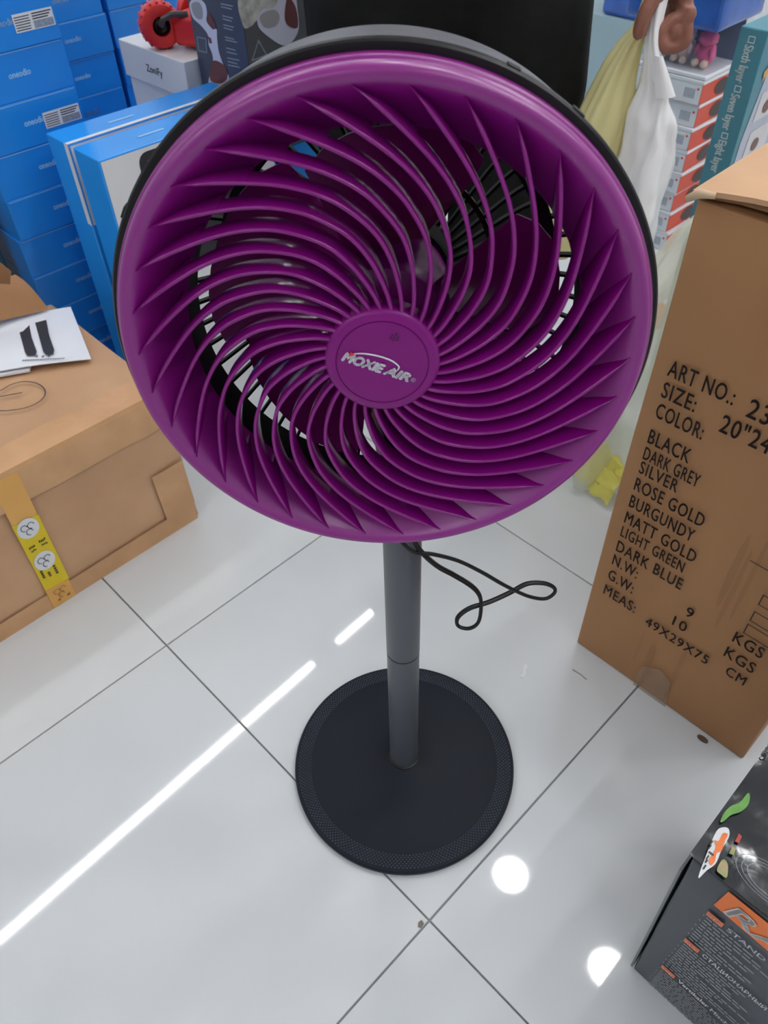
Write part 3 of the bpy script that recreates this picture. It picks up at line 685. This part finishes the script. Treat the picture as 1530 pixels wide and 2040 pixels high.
for z in (.304, .271, .2445): ik = Ink(); ik.frame(P(RA, -.103, z) + fA, eB, UP, .050, .020, .0016); ik.put('printed_tick_box', PRINT, rc)
ik = Ink(); ik.quad(P(RA, -.133, .362) + fA, eB, UP, .075, .0016); ik.put('printed_rule', PRINT, rc)
ik = Ink(); 
ik.poly([P(RA, -.208, .0) + fA, P(RA, -.150, .0) + fA, P(RA, -.158, .062) + fA, P(RA, -.178, .075) + fA, P(RA, -.205, .055) + fA]); ik.put('clear_tape', mat('clear_tape_film', (176, 150, 126), rough=.12, var=.15, nscale=40, transp=.55), rc)
ik = Ink()
for (b_, z0, z1, w_) in ((-.205, .03, .12, .012), (-.150, .26, .40, .010), (-.139, .22, .38, .007), (-.127, .25, .42, .006), (-.160, .01, .16, .008), (-.222, .05, .13, .005)):
    ik = Ink(); ik.poly([P(RA, b_ + w_ * .5 + w_ * .5 * math.cos(t * PI / 9), (z0 + z1) / 2 + (z1 - z0) / 2 * math.sin(t * PI / 9)) + fA * .93 for t in range(18)])
    ik.put('dirt_stain', mat('carton_dirt', (140, 100, 70), rough=.7, var=.2, nscale=50, stretch=(1, 1, .12), transp=.86), rc)
sheet('top_flap', [P(RA - .006, RBL - .003, RZ + .006), P(RA - .004, RBR, RZ + .034), P(RA + .488, RBR, RZ + .028), P(RA + .488, RBL - .003, RZ + .006)], CARDL, .005, parent=rc, nx=10, ny=8,
      bend=lambda s, t: UP * (.004 * math.sin(7 * s + 2 * t) * (1 - t)))
sheet('inner_flap', [P(RA + .004, RBL + .004, RZ + .002), P(RA + .002, RBR - .002, RZ + .018), P(RA + .25, RBR - .002, RZ + .018), P(RA + .25, RBL + .004, RZ + .002)], CARDIN, .004, parent=rc, nx=8, ny=3,
      bend=lambda s, t: UP * (.003 * math.sin(9 * s)))
nv, nf = tube([P(RA - .008, RBL - .006, RZ + .002), P(RA - .007, RBL + .004, RZ + .010), P(RA - .006, RBL + .020, RZ + .012)], [.0035, .005, .003], 8); part('torn_corner', nv, nf, mat('torn_paper', (206, 178, 148), rough=.8), rc, True)

# ------------------------------------------------------------------ stand mixer box, bottom right
MA, MB, MZ = .382, .014, .330
mx_ = thing('mixer_box', 'dark grey stand mixer box with an orange band in the corner', 'box', MA, .36, 0)
mbm = crumple_box(0, .22, 0, .36 - MB, 0, MZ, amp=.0018, cuts=5, seed=21, bev=.003)
for v in mbm.verts: v.co.y += .016 * (v.co.z / MZ) * (v.co.y / (.36 - MB))
link('carton_body', smooth_me(bm_mesh('carton_body', mbm), 30), MIXG, mx_)
fM = eA * -.0026
ik = Ink(); ik.poly([P(MA, .034, .290) + fM, P(MA, .34, .276) + fM, P(MA, .34, .331) + fM, P(MA, .036, .331) + fM]); bnd = ik.put('orange_band', ORANGE, mx_)
ik = Ink(); ik.text('RAF', P(MA, .044, .2935) + fM * 1.3, eB, UP, w=.085, h=.026, bold=.03, shear=.2); ik.put('brand_lettering', mat('silver_ink', (214, 214, 216), rough=.35), bnd)
for z, s, tl, tw, th_ in ((.262, 'EN', 'STAND MIXER', .075, .0080), (.176, 'RUS', '\u0421\u0422\u0410\u0426\u0418\u041e\u041d\u0410\u0420\u041d\u042b\u0419 \u041c\u0418\u041a\u0421\u0415\u0420', .105, .0080), (.075, 'DE', 'Vertikaler Mischer', .068, .0085)):
    ik = Ink(); ik.quad(P(MA, .034, z) + fM, eB, UP, .0165, .010); tg = ik.put('language_tag', mat('salmon_tag', (226, 122, 84), rough=.4), mx_)
    ik = Ink(); ik.text(s, P(MA, .0362, z + .0025) + fM * 1.3, eB, UP, w=.0115, h=.0055, bold=.01); ik.put('tag_lettering', mat('pale_tag_ink', (244, 190, 160), rough=.5), tg)
    ik = Ink(); ik.text(tl, P(MA, .055, z + .0025) + fM, eB, UP, w=tw, h=th_, bold=.012); ik.put('title_lettering', WHITEINK, mx_)
random.seed(9)
for z0, z1, n in ((.2560, .1915, 10), (.1700, .0900, 13), (.0690, .0080, 12)):
    ik = Ink()
    for k in range(n):
        z = z0 + (z1 - z0) * k / (n - 1); x = .036
        if k % 2 == 0: ik.quad(P(MA, .0325, z + .0008) + fM, eB, UP, .0016, .0018)
        end = .036 + random.uniform(.05, .15) * (1 if k % 3 else .5)
        while x < end:
            w_ = random.uniform(.003, .011); ik.quad(P(MA, x, z) + fM, eB, UP, w_, .0022); x += w_ + .0016
    fp_ = ik.put('fine_print', mat('pale_grey_ink', (150, 154, 158), rough=.6), mx_); fp_['kind'] = 'stuff'
sd = part('grey_side_flap', [P(MA - .001, MB - .0045, .006), P(MA + .216, MB - .0045, .006), P(MA + .216, MB - .0200, .300), P(MA - .001, MB - .0200, .300), P(MA - .001, MB - .002, .006), P(MA + .216, MB - .002, .006), P(MA + .216, MB - .0175, .300), P(MA - .001, MB - .0175, .300)],
          [(0, 1, 2, 3), (7, 6, 5, 4), (0, 4, 5, 1), (1, 5, 6, 2), (2, 6, 7, 3), (3, 7, 4, 0)], mat('light_grey_card', (122, 124, 126), rough=.5), mx_)
def film(s, t): return UP * (.0022 * noise.noise(Vector((s * 9, t * 7, 1))) + .0012 * noise.noise(Vector((s * 22, t * 20, 4))))
sheet('black_film_top', [P(MA + .001, MB - .020, MZ + .003), P(MA + .001, .358, MZ + .003), P(MA + .222, .358, MZ + .003), P(MA + .222, MB - .020, MZ + .003)], MIXB, .0008, parent=mx_, nx=30, ny=24, bend=film)
def topdec(name, polys, m, h, planez=MZ):
    for pts_ in polys:
        ik = Ink(); ik.poly([onZ(u, v, planez + h) for u, v in round_px(pts_)]); o = ik.put(name, m, mx_)
    return o
LEAF = mat('leaf_print', (92, 150, 58), rough=.35, var=.2, nscale=60)
topdec('leaf_print', [[(1435, 1637), (1442, 1620), (1456, 1606), (1474, 1598), (1490, 1580), (1494, 1588), (1490, 1604), (1476, 1617), (1456, 1624), (1442, 1636)]], LEAF, .0068)
topdec('white_patch', [[(1391, 1748), (1412, 1690), (1428, 1655), (1442, 1648), (1452, 1652), (1452, 1668), (1438, 1692), (1426, 1720), (1408, 1734)]], WHITEC, .0068)
topdec('orange_emblem', [[(1412, 1714), (1420, 1700), (1426, 1686), (1423, 1674), (1432, 1675), (1440, 1660), (1450, 1662), (1444, 1676), (1438, 1694), (1428, 1700), (1424, 1716), (1416, 1724)]], ORANGE, .0074)
ik = Ink()
for (u, v, w_, h_) in ((1419, 1674, .004, .0012), (1416, 1682, .005, .0012), (1413, 1695, .0015, .005), (1411, 1703, .005, .0012), (1408, 1711, .004, .0015), (1405, 1722, .005, .0015)): ik.quad(onZ(u, v, MZ + .0080), -eA, eB, w_, h_)
ik.put('emblem_marks', DARKINK, mx_)
topdec('salad_print', [[(1428, 1732), (1440, 1712), (1450, 1722), (1448, 1748), (1436, 1742)], [(1452, 1700), (1460, 1684), (1466, 1690), (1462, 1704)]], mat('salad_print', (120, 146, 80), rough=.4, var=.5, nscale=90, rgb2=(176, 150, 110)), .0070)
topdec('tomato_print', [[(1464, 1676), (1472, 1660), (1478, 1666), (1472, 1680)]], mat('tomato_print', (176, 50, 40), rough=.4), .0070)
ik = Ink()
for R_ in (.016, .020, .024):
    c_ = onZ(1535, 1760, MZ + .0150)
    for k in range(28):
        t0, t1 = 2 * PI * k / 28, 2 * PI * (k + 1) / 28
        f = lambda t, r: c_ + eA * (r * .7 * math.cos(t)) + eB * (r * 1.35 * math.sin(t))
        ik.poly([f(t0, R_), f(t1, R_), f(t1, R_ - .0005), f(t0, R_ - .0005)])
ik.put('ring_print', GREYINK, mx_)
ik = Ink(); q_ = onZ(1514, 1504, MZ + .0074); ik.text('CED', q_ + eA * .021, -eA, eB, w=.021, h=.0062, bold=.02); ik.put('top_lettering', WHITEINK, mx_)
bm = bmesh.new(); bmesh.ops.create_uvsphere(bm, u_segments=24, v_segments=10, radius=1)
for v in bm.verts: v.co = Vector((v.co.x * .085, v.co.y * .12, max(0, v.co.z) * .010))
me = bm_mesh('wrapped_bulge', bm); smooth_me(me, 60); link('wrapped_bulge', me, mat('dark_bulge_film', (34, 36, 42), rough=.2, var=.2, coat=.4), mx_, Matrix.Translation((.125, .17, MZ + .004)))

# ------------------------------------------------------------------ right background
# orange and white boxes
OA, OB, OH = 1.977, -.921, .054
ob_ = box_me('carton_body', 0, .19, 0, .21, .0003, OH, bev=.001); ob_.materials.append(ORANGER)
wpm = mesh('white_end', [(-.0008, 0.001, .001), (-.0008, .209, .001), (-.0008, .209, OH - .001), (-.0008, 0.001, OH - .001)], [(0, 1, 2, 3)]); wpm.materials.append(WHITEC)
wtm = box_me('white_lid', -.002, .192, -.002, .212, OH - .007, OH + .0002, bev=.0006); wtm.materials.append(WHITEC)
pl_ = [(.10 + .035 * math.cos(t * PI / 10), -.0010, .023 + .018 * math.sin(t * PI / 10)) for t in range(20)]
prm = mesh('product_print', pl_, [tuple(range(20))]); prm.materials.append(mat('dark_maroon_print', (40, 16, 16), rough=.4))
ik = Ink()
for k in range(7): ik.quad(Vector((-.0012, .045 - k * .0042, .013)), Vector((0, -1, 0)), UP, .0022, .022)
bcm = mesh('barcode', ik.v, ik.f); bcm.materials.append(GREYINK)
ik = Ink()
for k in range(4): ik.quad(Vector((-.0012, .15, .012 + k * .007)), Vector((0, -1, 0)), UP, .05, .003)
adm = mesh('address_lines', ik.v, ik.f); adm.materials.append(GREYINK)
ik = Ink(); ik.ellipse(Vector((-.0012, .010, .036)), Vector((0, -1, 0)), UP, .003, .003, 10); rdm = mesh('red_dot', ik.v, ik.f); rdm.materials.append(REDINK)
for i in range(8):
    rnd = random.Random(i + 40)
    o = thing('shoe_box', '%s orange and white box from the floor up in the stack behind the bags' % ORD[i], 'box', OA + rnd.uniform(-.006, .006), OB + rnd.uniform(-.006, .006), i * (OH + .0004), rnd.uniform(-.03, .03), 'stack of orange and white boxes')
    link('carton_body', ob_, None, o); link('white_end', wpm, None, o); link('white_lid', wtm, None, o); link('product_print', prm, None, o); link('barcode', bcm, None, o); link('address_lines', adm, None, o); link('red_dot', rdm, None, o)
TZ2 = 8 * (OH + .0004) + .0005
# clear box of soft toys
cb = thing('display_box', 'clear plastic display box of soft toys on the orange boxes', 'box', OA, OB, TZ2)
link('tray', box_me('tray', 0, .19, 0, .21, 0, .010, bev=.002), WHITEC, cb)
link('clear_cover', box_me('clear_cover', .002, .188, .002, .208, .0105, .105, bev=.004, seg=2), CLEAR, cb)
link('backdrop', box_me('backdrop', .150, .154, .006, .204, .011, .10), mat('navy_backdrop', (44, 62, 104), rough=.5), cb)
def blob(name, cx, cy, cz, rx, ry, rz, m, parent, seed=0):
    bm = bmesh.new(); bmesh.ops.create_icosphere(bm, subdivisions=3, radius=1)
    for v in bm.verts:
        d_ = 1 + .18 * noise.noise(v.co * 2.2 + Vector((seed, 0, 0))); v.co = Vector((v.co.x * rx * d_, v.co.y * ry * d_, v.co.z * rz * d_))
    me = bm_mesh(name, bm); smooth_me(me, 180); return link(name, me, m, parent, Matrix.Translation((cx, cy, cz)))
for k, (y, c1, lb) in enumerate(((.160, (150, 214, 200), 'green soft toy inside the clear display box'), (.103, (232, 206, 206), 'pale pink soft toy inside the clear display box'), (.046, (214, 90, 140), 'magenta soft toy inside the clear display box'))):
    t_ = thing('soft_toy', lb, 'toy', OA + .07, OB - y, TZ2 + .0115, 0, 'soft toys in the clear box')
    mm = mat('plush_%d' % k, c1, rough=.9, var=.1, bump=.5, bscale=200)
    bd = blob('body', 0, 0, .026, .026, .020, .026, mm, t_, k)
    blob('head', -.004, .002, .060, .022, .022, .019, mm if k else mat('plush_cream', (222, 196, 176), rough=.9), t_, k + 5)
    for s in (-1, 1): blob('foot', -.028, s * .012, .010, .012, .009, .009, mat('plush_cream', (222, 196, 176), rough=.9), t_, k + s)
    for s in (-1, 1): blob('arm', -.014, s * .019, .034, .008, .006, .014, mm, t_, k + s + 9)
bp_ = thing('film_package', 'blue film-wrapped package on the clear toy box', 'package', OA - .02, OB + .01, TZ2 + .106)
link('package_body', smooth_me(bm_mesh('package_body', crumple_box(0, .22, 0, .25, 0, .16, amp=.006, cuts=5, seed=5, bev=.01)), 60), BLUEPK, bp_)
# pale teal cabinet with blue package
tc_ = carton('cabinet', 'pale teal cabinet low behind the yellow bag', 'cabinet', 2.65, 3.1, -1.38, -2.05, .0, .335, TEALIT)
link('cabinet_plinth', box_me('cabinet_plinth', -.004, .45, -.004, .67, 0, .03, bev=.002), WHITEC, tc_)
bp2 = thing('film_package', 'blue film-wrapped package on the pale teal cabinet', 'package', 2.66, -1.40, .3355)
link('package_body', smooth_me(bm_mesh('package_body', crumple_box(0, .3, 0, .27, 0, .2, amp=.008, cuts=5, seed=9, bev=.015)), 60), BLUEPK, bp2)
# teal box with layer names
KA, KL, KR, KZ = 1.35, -.594, -.549, .727
kb = carton('shelf_box', 'tall teal box lettered with layer names behind the brown carton', 'box', KA, 1.75, KR, KL, 0, KZ, TEAL)
ik = Ink(); fK = eA * -EPS
dn = -UP
for s, z, w in (('Sixth layer', .704, .053), ('Seven layer', .634, .055), ('Eight layer', .562, .053)):
    ik = Ink(); ik.text(s, P(KA, -.579, z) + fK, dn, eB, w=w, h=.0145, bold=.022)
    ik.frame(P(KA, -.577, z + .0125) + fK, dn, eB, .0095, .011, .0012)
    ik.put('printed_text', mat('pale_teal_ink', (216, 232, 236), rough=.4), kb)
ik = Ink(); fk2 = eB * EPS
ik.poly([P(KA + .010, KR, .30) + fk2, P(KA + .36, KR, .30) + fk2, P(KA + .36, KR, .69) + fk2, P(KA + .040, KR, .66) + fk2, P(KA + .016, KR, .56) + fk2]); pn = ik.put('picture_panel', mat('grey_panel_print', (180, 188, 204), rough=.4, var=.05), kb)
for k in range(3):
    ik = Ink(); z = .63 - k * .062; ik.poly([P(KA + .045, KR, z) + fk2 * 2, P(KA + .12, KR, z + .002) + fk2 * 2, P(KA + .12, KR, z - .045) + fk2 * 2, P(KA + .040, KR, z - .045) + fk2 * 2])
    ik.put('picture_tile', mat('pale_picture', (214, 214, 218), rough=.5), pn)
for k in range(3):
    ik = Ink(); z = .615 - k * .062; ik.ellipse(P(KA + .075, KR, z - .012) + fk2 * 3, eA, UP, .013, .011, 12)
    ik.put('picture_detail', mat('brown_picture', (120, 88, 80), rough=.5), pn)
ik = Ink(); ik.poly([P(KA + .025, KR, .665) + fk2 * 2.2, P(KA + .08, KR, .70) + fk2 * 2.2, P(KA + .08, KR, .688) + fk2 * 2.2, P(KA + .028, KR, .650) + fk2 * 2.2]); ik.put('gold_stripe', mat('gold_print', (206, 160, 80), rough=.4), kb)
# small packet and litter on the floor
pk = part('snack_packet', *(lambda b: ([Matrix.Translation(P(1.66, -.735, 0)) @ Matrix.Rotation(PHI + .3, 4, 'Z') @ v.co for v in b.verts], [tuple(x.index for x in f.verts) for f in b.faces]))((lambda b: (b.verts.index_update(), b)[1])(crumple_box(-.035, .035, -.02, .02, 0, .03, amp=.003, cuts=2, seed=2, bev=.006))), ORANGE)
tag(pk, 'small orange packet on the floor left of the tall carton', 'packet')
def litter(name, a, b, pts_, m, th, label, cat):
    n = len(pts_); vs_ = [P(a + x, b + y, .0003) for x, y in pts_] + [P(a + x, b + y, .0003 + th) for x, y in pts_]
    fs = [tuple(range(n))[::-1], tuple(range(n, 2 * n))] + [(i, (i + 1) % n, n + (i + 1) % n, n + i) for i in range(n)]
    tag(part(name, vs_, fs, m), label, cat)
litter('brown_seed', .716, -.082, [(.004 * math.cos(t * PI / 7), .0085 * math.sin(t * PI / 7)) for t in range(14)], mat('seed_brown', (96, 74, 60), rough=.7, var=.2, nscale=300), .003, 'brown seed on the floor beside the tall carton', 'seed')
litter('paper_scrap', .623, -.348, [(-.012, .004), (-.004, .005), (.006, -.003), (.013, -.004), (.012, .002), (.004, .004), (-.004, .010), (-.012, .010)], WHITEC, .0006, 'tiny white paper scrap on the floor right of the fan base', 'paper scrap')
litter('straw_bit', .680, -.277, [(-.001, -.014), (.001, -.014), (.0022, 0), (.001, .013), (-.0005, .013), (.0008, 0)], mat('straw_grey', (150, 148, 140), rough=.8), .0008, 'thin grey straw bit on the floor in front of the tall carton', 'debris')
litter('dirt_crumb', .234, -.205, [(-.004, 0), (0, -.003), (.005, -.002), (.004, .003), (-.002, .004)], mat('dirt_brown', (120, 112, 104), rough=.9), .002, 'small dirt crumb by the tile joint below the fan base', 'debris')

# ------------------------------------------------------------------ the person and the bags
def eval_remesh(vs_fs, voxel, smooth_it=4, disp=None):
    me = bpy.data.meshes.new('tmp'); V_, F_ = [], []
    for v, f in vs_fs: k = len(V_); V_ += [tuple(x) for x in v]; F_ += [tuple(i + k for i in q) for q in f]
    me.from_pydata(V_, [], F_); me.update()
    o = bpy.data.objects.new('tmp', me); COL.objects.link(o)
    m1 = o.modifiers.new('r', 'REMESH'); m1.mode = 'VOXEL'; m1.voxel_size = voxel
    m2 = o.modifiers.new('s', 'SMOOTH'); m2.factor = .5; m2.iterations = smooth_it
    dg = bpy.context.evaluated_depsgraph_get(); r_ = bpy.data.meshes.new_from_object(o.evaluated_get(dg))
    bpy.data.objects.remove(o); bpy.data.meshes.remove(me)
    if disp:
        for v in r_.vertices: v.co += disp(v.co.copy())
    r_.polygons.foreach_set('use_smooth', [True] * len(r_.polygons))
    return r_
def ball(c, rx, ry=None, rz=None, n=14):
    bm = bmesh.new(); bmesh.ops.create_uvsphere(bm, u_segments=n, v_segments=n // 2 + 2, radius=1)
    c = Vector(c); ry = ry or rx; rz = rz or rx
    bm.verts.index_update()
    r_ = ([c + Vector((v.co.x * rx, v.co.y * ry, v.co.z * rz)) for v in bm.verts], [tuple(x.index for x in f.verts) for f in bm.faces]); bm.free(); return r_
PX, PY = .135, 1.50
shw = .175
sh = Vector((PX + shw, PY, 1.40)); el_ = Vector((PX + .285, PY + .02, 1.10)); wr = Vector((.462, 1.385, .835))
shR = Vector((PX - shw, PY, 1.40)); elR = Vector((PX - .180, PY + .02, 1.12)); wrR = Vector((PX - .05, PY - .175, 1.06))
body = []
# torso, neck, head
body.append(tube([(PX, PY, .86), (PX, PY, .98), (PX, PY, 1.12), (PX, PY, 1.28), (PX, PY + .005, 1.39), (PX, PY + .01, 1.45)], [.150, .145, .150, .165, .150, .070], 20, ry=[.105, .100, .105, .112, .095, .065]))
body.append(tube([(PX, PY + .01, 1.40), (PX, PY, 1.54)], .052, 14))
HD = Vector((PX, PY - .015, 1.60)); body.append(ball(HD, .076, .092, .112, 20)); body.append(ball(HD + Vector((0, -.035, -.06)), .055, .055, .055))
body.append(ball(HD + Vector((0, -.098, -.012)), .013, .018, .022)); 
for s in (-1, 1): body.append(ball(HD + Vector((s * .078, .005, -.01)), .009, .018, .030))
body.append(ball(HD + Vector((0, -.086, -.055)), .024, .010, .007))
# arms
for a_, b_, c_ in ((sh, el_, wr), (shR, elR, wrR)): body.append(tube(catmull([a_, (a_ + b_) / 2, b_, (b_ + c_) / 2, c_], 3), [.050, .050, .049, .047, .045, .043, .041, .042, .041, .036, .032, .028, .027], 14))
# hidden upper legs and feet of the body
hands = []
def fing(pts_, r, seg=4): pp = catmull(pts_, seg); n = len(pp); return tube(pp, [r * (1 - .18 * i / (n - 1)) for i in range(n)], 10)
def hand(w, side, grip, out):
    # side=+1: palm faces -x (left hand hanging, seen from the front)
    def q(x, y, z): return w + Vector((side * x, y, z))
    # palm: from wrist to knuckles, index nearest the camera
    out.append(tube([w + Vector((0, 0, .02)), q(.004, -.006, -.02), q(.010, -.006, -.050), q(.014, -.004, -.080), q(.013, -.002, -.094)], [.0245, .023, .0200, .0165, .0125], 14, ry=[.030, .034, .042, .045, .041]))
    ys = (-.044, -.016, .010, .033); ln = (.95, 1.05, 1.0, .82)
    for y, l in zip(ys, ln):
        k = q(.016, y, -.088); rf_ = .0120 if l > .9 else .0102
        out.append(fing([k + Vector((0, 0, .014)), k, k + Vector((side * .005, -.001, -.036 * l)), k + Vector((side * -.020, -.001, -.043 * l)), k + Vector((side * -.034, 0, -.022 * l)), k + Vector((side * -.020, .001, -.006 * l)), k + Vector((side * -.008, .001, -.002 * l))], rf_))
        out.append(ball(k + Vector((side * .004, 0, -.036 * l)), rf_ * 1.08)); out.append(ball(k + Vector((side * .002, 0, .002)), rf_ * 1.12)); out.append(ball(k + Vector((side * -.010, 0, -.020)), .012, .012, .016))
    out.append(fing([q(-.004, -.028, -.026), q(-.026, -.044, -.050), q(-.046, -.052, -.074), q(-.052, -.052, -.100), q(-.049, -.050, -.112)], .0128))
    out.append(ball(q(-.012, -.034, -.042), .020, .018, .028))
hand(wr, 1, True, hands); hand(wrR, -1, False, hands)
sk = eval_remesh(body, .008, 4)
hm = eval_remesh(hands, .0028, 3)
# one continuous skin mesh
bmj = bmesh.new(); bmj.from_mesh(sk); bmj.from_mesh(hm); bpy.data.meshes.remove(sk); bpy.data.meshes.remove(hm)
o0 = Vector((PX, PY, 0)); 
for v in bmj.verts: v.co -= o0
me = bm_mesh('person', bmj); me.polygons.foreach_set('use_smooth', [True] * len(me.polygons))
person = link('person', me, SKIN, None, Matrix.Translation(o0))
tag(person, 'person in black trousers standing behind the fan and holding plastic bags', 'person')
# trousers
def fold(c):
    return Vector((noise.noise(Vector((c.x * 12, c.y * 12, c.z * 5))), noise.noise(Vector((c.x * 12 + 9, c.y * 12, c.z * 5))), 0)) * .010
tr = [tube([(PX + .005, PY, .71), (PX, PY, .80), (PX, PY, .90), (PX, PY, 1.00)], [.150, .178, .172, .155], 24, ry=[.09, .125, .122, .112])]
for L_ in ([(.045, .84, .088), (.010, .74, .098), (.010, .62, .100), (.014, .50, .098), (.014, .36, .090), (.014, .20, .074), (.020, .06, .070)], [(.225, .84, .100), (.256, .74, .118), (.258, .62, .122), (.256, .50, .117), (.252, .36, .104), (.240, .20, .086), (.226, .06, .074)]):
    tr.append(tube([(x, PY - .012 * math.sin(3 * z), z) for x, z, r in L_], [r for x, z, r in L_], 20, ry=[.115, .12, .115, .108, .098, .092, .088]))
tme_ = eval_remesh(tr, .009, 5, fold); 
for v in tme_.vertices: v.co -= o0
link('trousers', tme_, CLOTH, person)
shirt = [tube([(PX, PY, .88), (PX, PY, .98), (PX, PY, 1.12), (PX, PY, 1.28), (PX, PY + .005, 1.40), (PX, PY + .01, 1.455)], [.180, .168, .166, .182, .168, .082], 22, ry=[.145, .120, .122, .130, .112, .078])]
for a_, b_ in ((sh, el_), (shR, elR)): shirt.append(tube(catmull([a_ + Vector((0, 0, .01)), (a_ + b_) / 2, b_ + (b_ - a_) * -.1], 3), [.066, .066, .064, .062, .060, .060, .060], 14))
sme = eval_remesh(shirt, .010, 4, fold)
for v in sme.vertices: v.co -= o0
link('shirt', sme, mat('black_shirt_cloth', (26, 26, 29), rough=.85, spec=.2, var=.2, nscale=30), person)
SHOE = mat('black_shoe_leather', (22, 22, 24), rough=.35, var=.1)
for xf in (.020, .226):
    s_ = eval_remesh([tube([(xf, PY + .06, .035), (xf, PY, .045), (xf, PY - .09, .036), (xf, PY - .165, .026), (xf, PY - .195, .022)], [.036, .042, .044, .040, .022], 14, ry=[.034, .044, .035, .024, .016]), ball((xf, PY + .02, .07), .042, .052, .05)], .007, 3)
    for v in s_.vertices: v.co.z = max(v.co.z, .001); v.co -= o0
    link('shoe', s_, SHOE, person)
bm = bmesh.new(); bmesh.ops.create_uvsphere(bm, u_segments=28, v_segments=18, radius=1)
for v in list(bm.verts):
    if v.co.z < -.1 and v.co.y < .25 or (v.co.y < -.55 and v.co.z < .45) or v.co.z < -.6: bm.verts.remove(v)
for v in bm.verts: v.co = HD - o0 + Vector((v.co.x * .084, v.co.y * .100 + .004, v.co.z * .122))
link('hair', bm_mesh('hair', bm), mat('black_hair', (18, 16, 15), rough=.6), person, None, True)
for s in (-1, 1):
    bm = bmesh.new(); bmesh.ops.create_uvsphere(bm, u_segments=12, v_segments=8, radius=.011); link('eye', bm_mesh('eye', bm), mat('eye_white', (225, 222, 218), rough=.2), person, Matrix.Translation(HD - o0 + Vector((s * .030, -.080, .006))), True)

def bag(name, secs, m, label, amp, fr, seed, n=40, pinch=0.0):
    """secs: (x, y, z, half width, half depth) bottom to top"""
    S = catmull([(s[0], s[1], s[2]) for s in secs], 6); R_ = catmull([(s[3], s[4], 0) for s in secs], 6)
    vs_, fs = [], []
    for i, (c, r_) in enumerate(zip(S, R_)):
        h = i / (len(S) - 1)
        for k in range(n):
            t = 2 * PI * k / n
            fold_ = 1 + .16 * math.sin(5 * t + seed + 2 * h) * (.3 + h * .7) + .10 * math.sin(9 * t - seed)
            p = Vector((c.x + r_.x * math.cos(t) * fold_, c.y + r_.y * math.sin(t) * fold_, c.z))
            nv_ = noise.noise_vector(Vector((p.x * fr, p.y * fr, p.z * fr * .45)) + Vector((seed, 0, 0))) * amp
            nv2 = noise.noise_vector(Vector((p.x * fr * 3, p.y * fr * 3, p.z * fr * 1.6)) + Vector((seed, 5, 0))) * amp * .35
            p += (nv_ + nv2) * (1 if r_.x > .02 else .35); p.z = max(p.z, .0015)
            vs_.append(p)
    for i in range(len(S) - 1):
        for k in range(n): k2 = (k + 1) % n; fs.append((i * n + k, i * n + k2, (i + 1) * n + k2, (i + 1) * n + k))
    fs.append(tuple(range(n))[::-1])
    c = Vector((sum(v.x for v in vs_) / len(vs_), sum(v.y for v in vs_) / len(vs_), min(v.z for v in vs_)))
    o = bpy.data.objects.new(name, None); COL.objects.link(o); o.matrix_basis = Matrix.Translation(c); WM[o] = o.matrix_basis.copy()
    part('bag_film', vs_, fs, m, o, True); tag(o, label, 'bag'); return o
wb = bag('plastic_bag', [(.455, 1.352, .345, .030, .040), (.457, 1.352, .40, .046, .055), (.458, 1.352, .48, .044, .050), (.459, 1.350, .57, .036, .040), (.455, 1.348, .645, .024, .028), (.441, 1.346, .690, .012, .020), (.434, 1.345, .735, .010, .018), (.436, 1.350, .80, .012, .016)], BAGW,
         'white plastic carrier bag hanging from the hand, tattered at its rim', .018, 17, 2.0)
sheet('torn_handle', [(.434, 1.325, .700), (.448, 1.318, .700), (.482, 1.318, .642), (.452, 1.318, .640)], BAGW, .0006, parent=wb, nx=6, ny=6, bend=lambda s, t: Vector((0, -.006 * math.sin(3 * s), 0)))
sheet('loose_handle', [(.478, 1.42, .745), (.484, 1.42, .742), (.530, 1.43, .812), (.518, 1.43, .815)], BAGW, .0006, parent=wb, nx=3, ny=6)
yb = bag('plastic_bag', [(.345, 1.40, .345, .055, .045), (.360, 1.40, .40, .062, .055), (.378, 1.395, .48, .052, .050), (.392, 1.39, .57, .042, .042), (.402, 1.385, .645, .030, .030), (.412, 1.375, .700, .018, .022), (.422, 1.365, .735, .010, .018), (.428, 1.360, .80, .009, .014)], BAGY,
         'yellow plastic bag hanging from the hand beside the white bag', .012, 12, 5.0)
fb_ = bag('plastic_bag', [(.470, 1.165, .002, .105, .110), (.478, 1.165, .06, .120, .120), (.490, 1.17, .18, .115, .105), (.503, 1.175, .30, .092, .085), (.515, 1.18, .40, .062, .060), (.522, 1.185, .46, .036, .040), (.535, 1.19, .50, .020, .022)], BAGP,
          'pale translucent yellow plastic bag standing on the floor behind the tall carton', .022, 9, 8.0)

ev = lambda s, t: Vector((0, 0, 1)) * (.014 * noise.noise(Vector((s * 6, t * 6, 3))) + .006 * noise.noise(Vector((s * 15, t * 15, 8))) + .007) + Vector((.008, .006, 0)) * noise.noise(Vector((s * 8, t * 8, 13)))
sheet('bottom_fold', [(.350, 1.165, .018), (.425, 1.030, .004), (.455, 1.050, .085), (.385, 1.180, .095)], mat('bright_yellow_bag_film', (246, 240, 130), rough=.3, var=.05, transl=.3, transp=.15), .0006, parent=fb_, nx=14, ny=12, bend=ev)
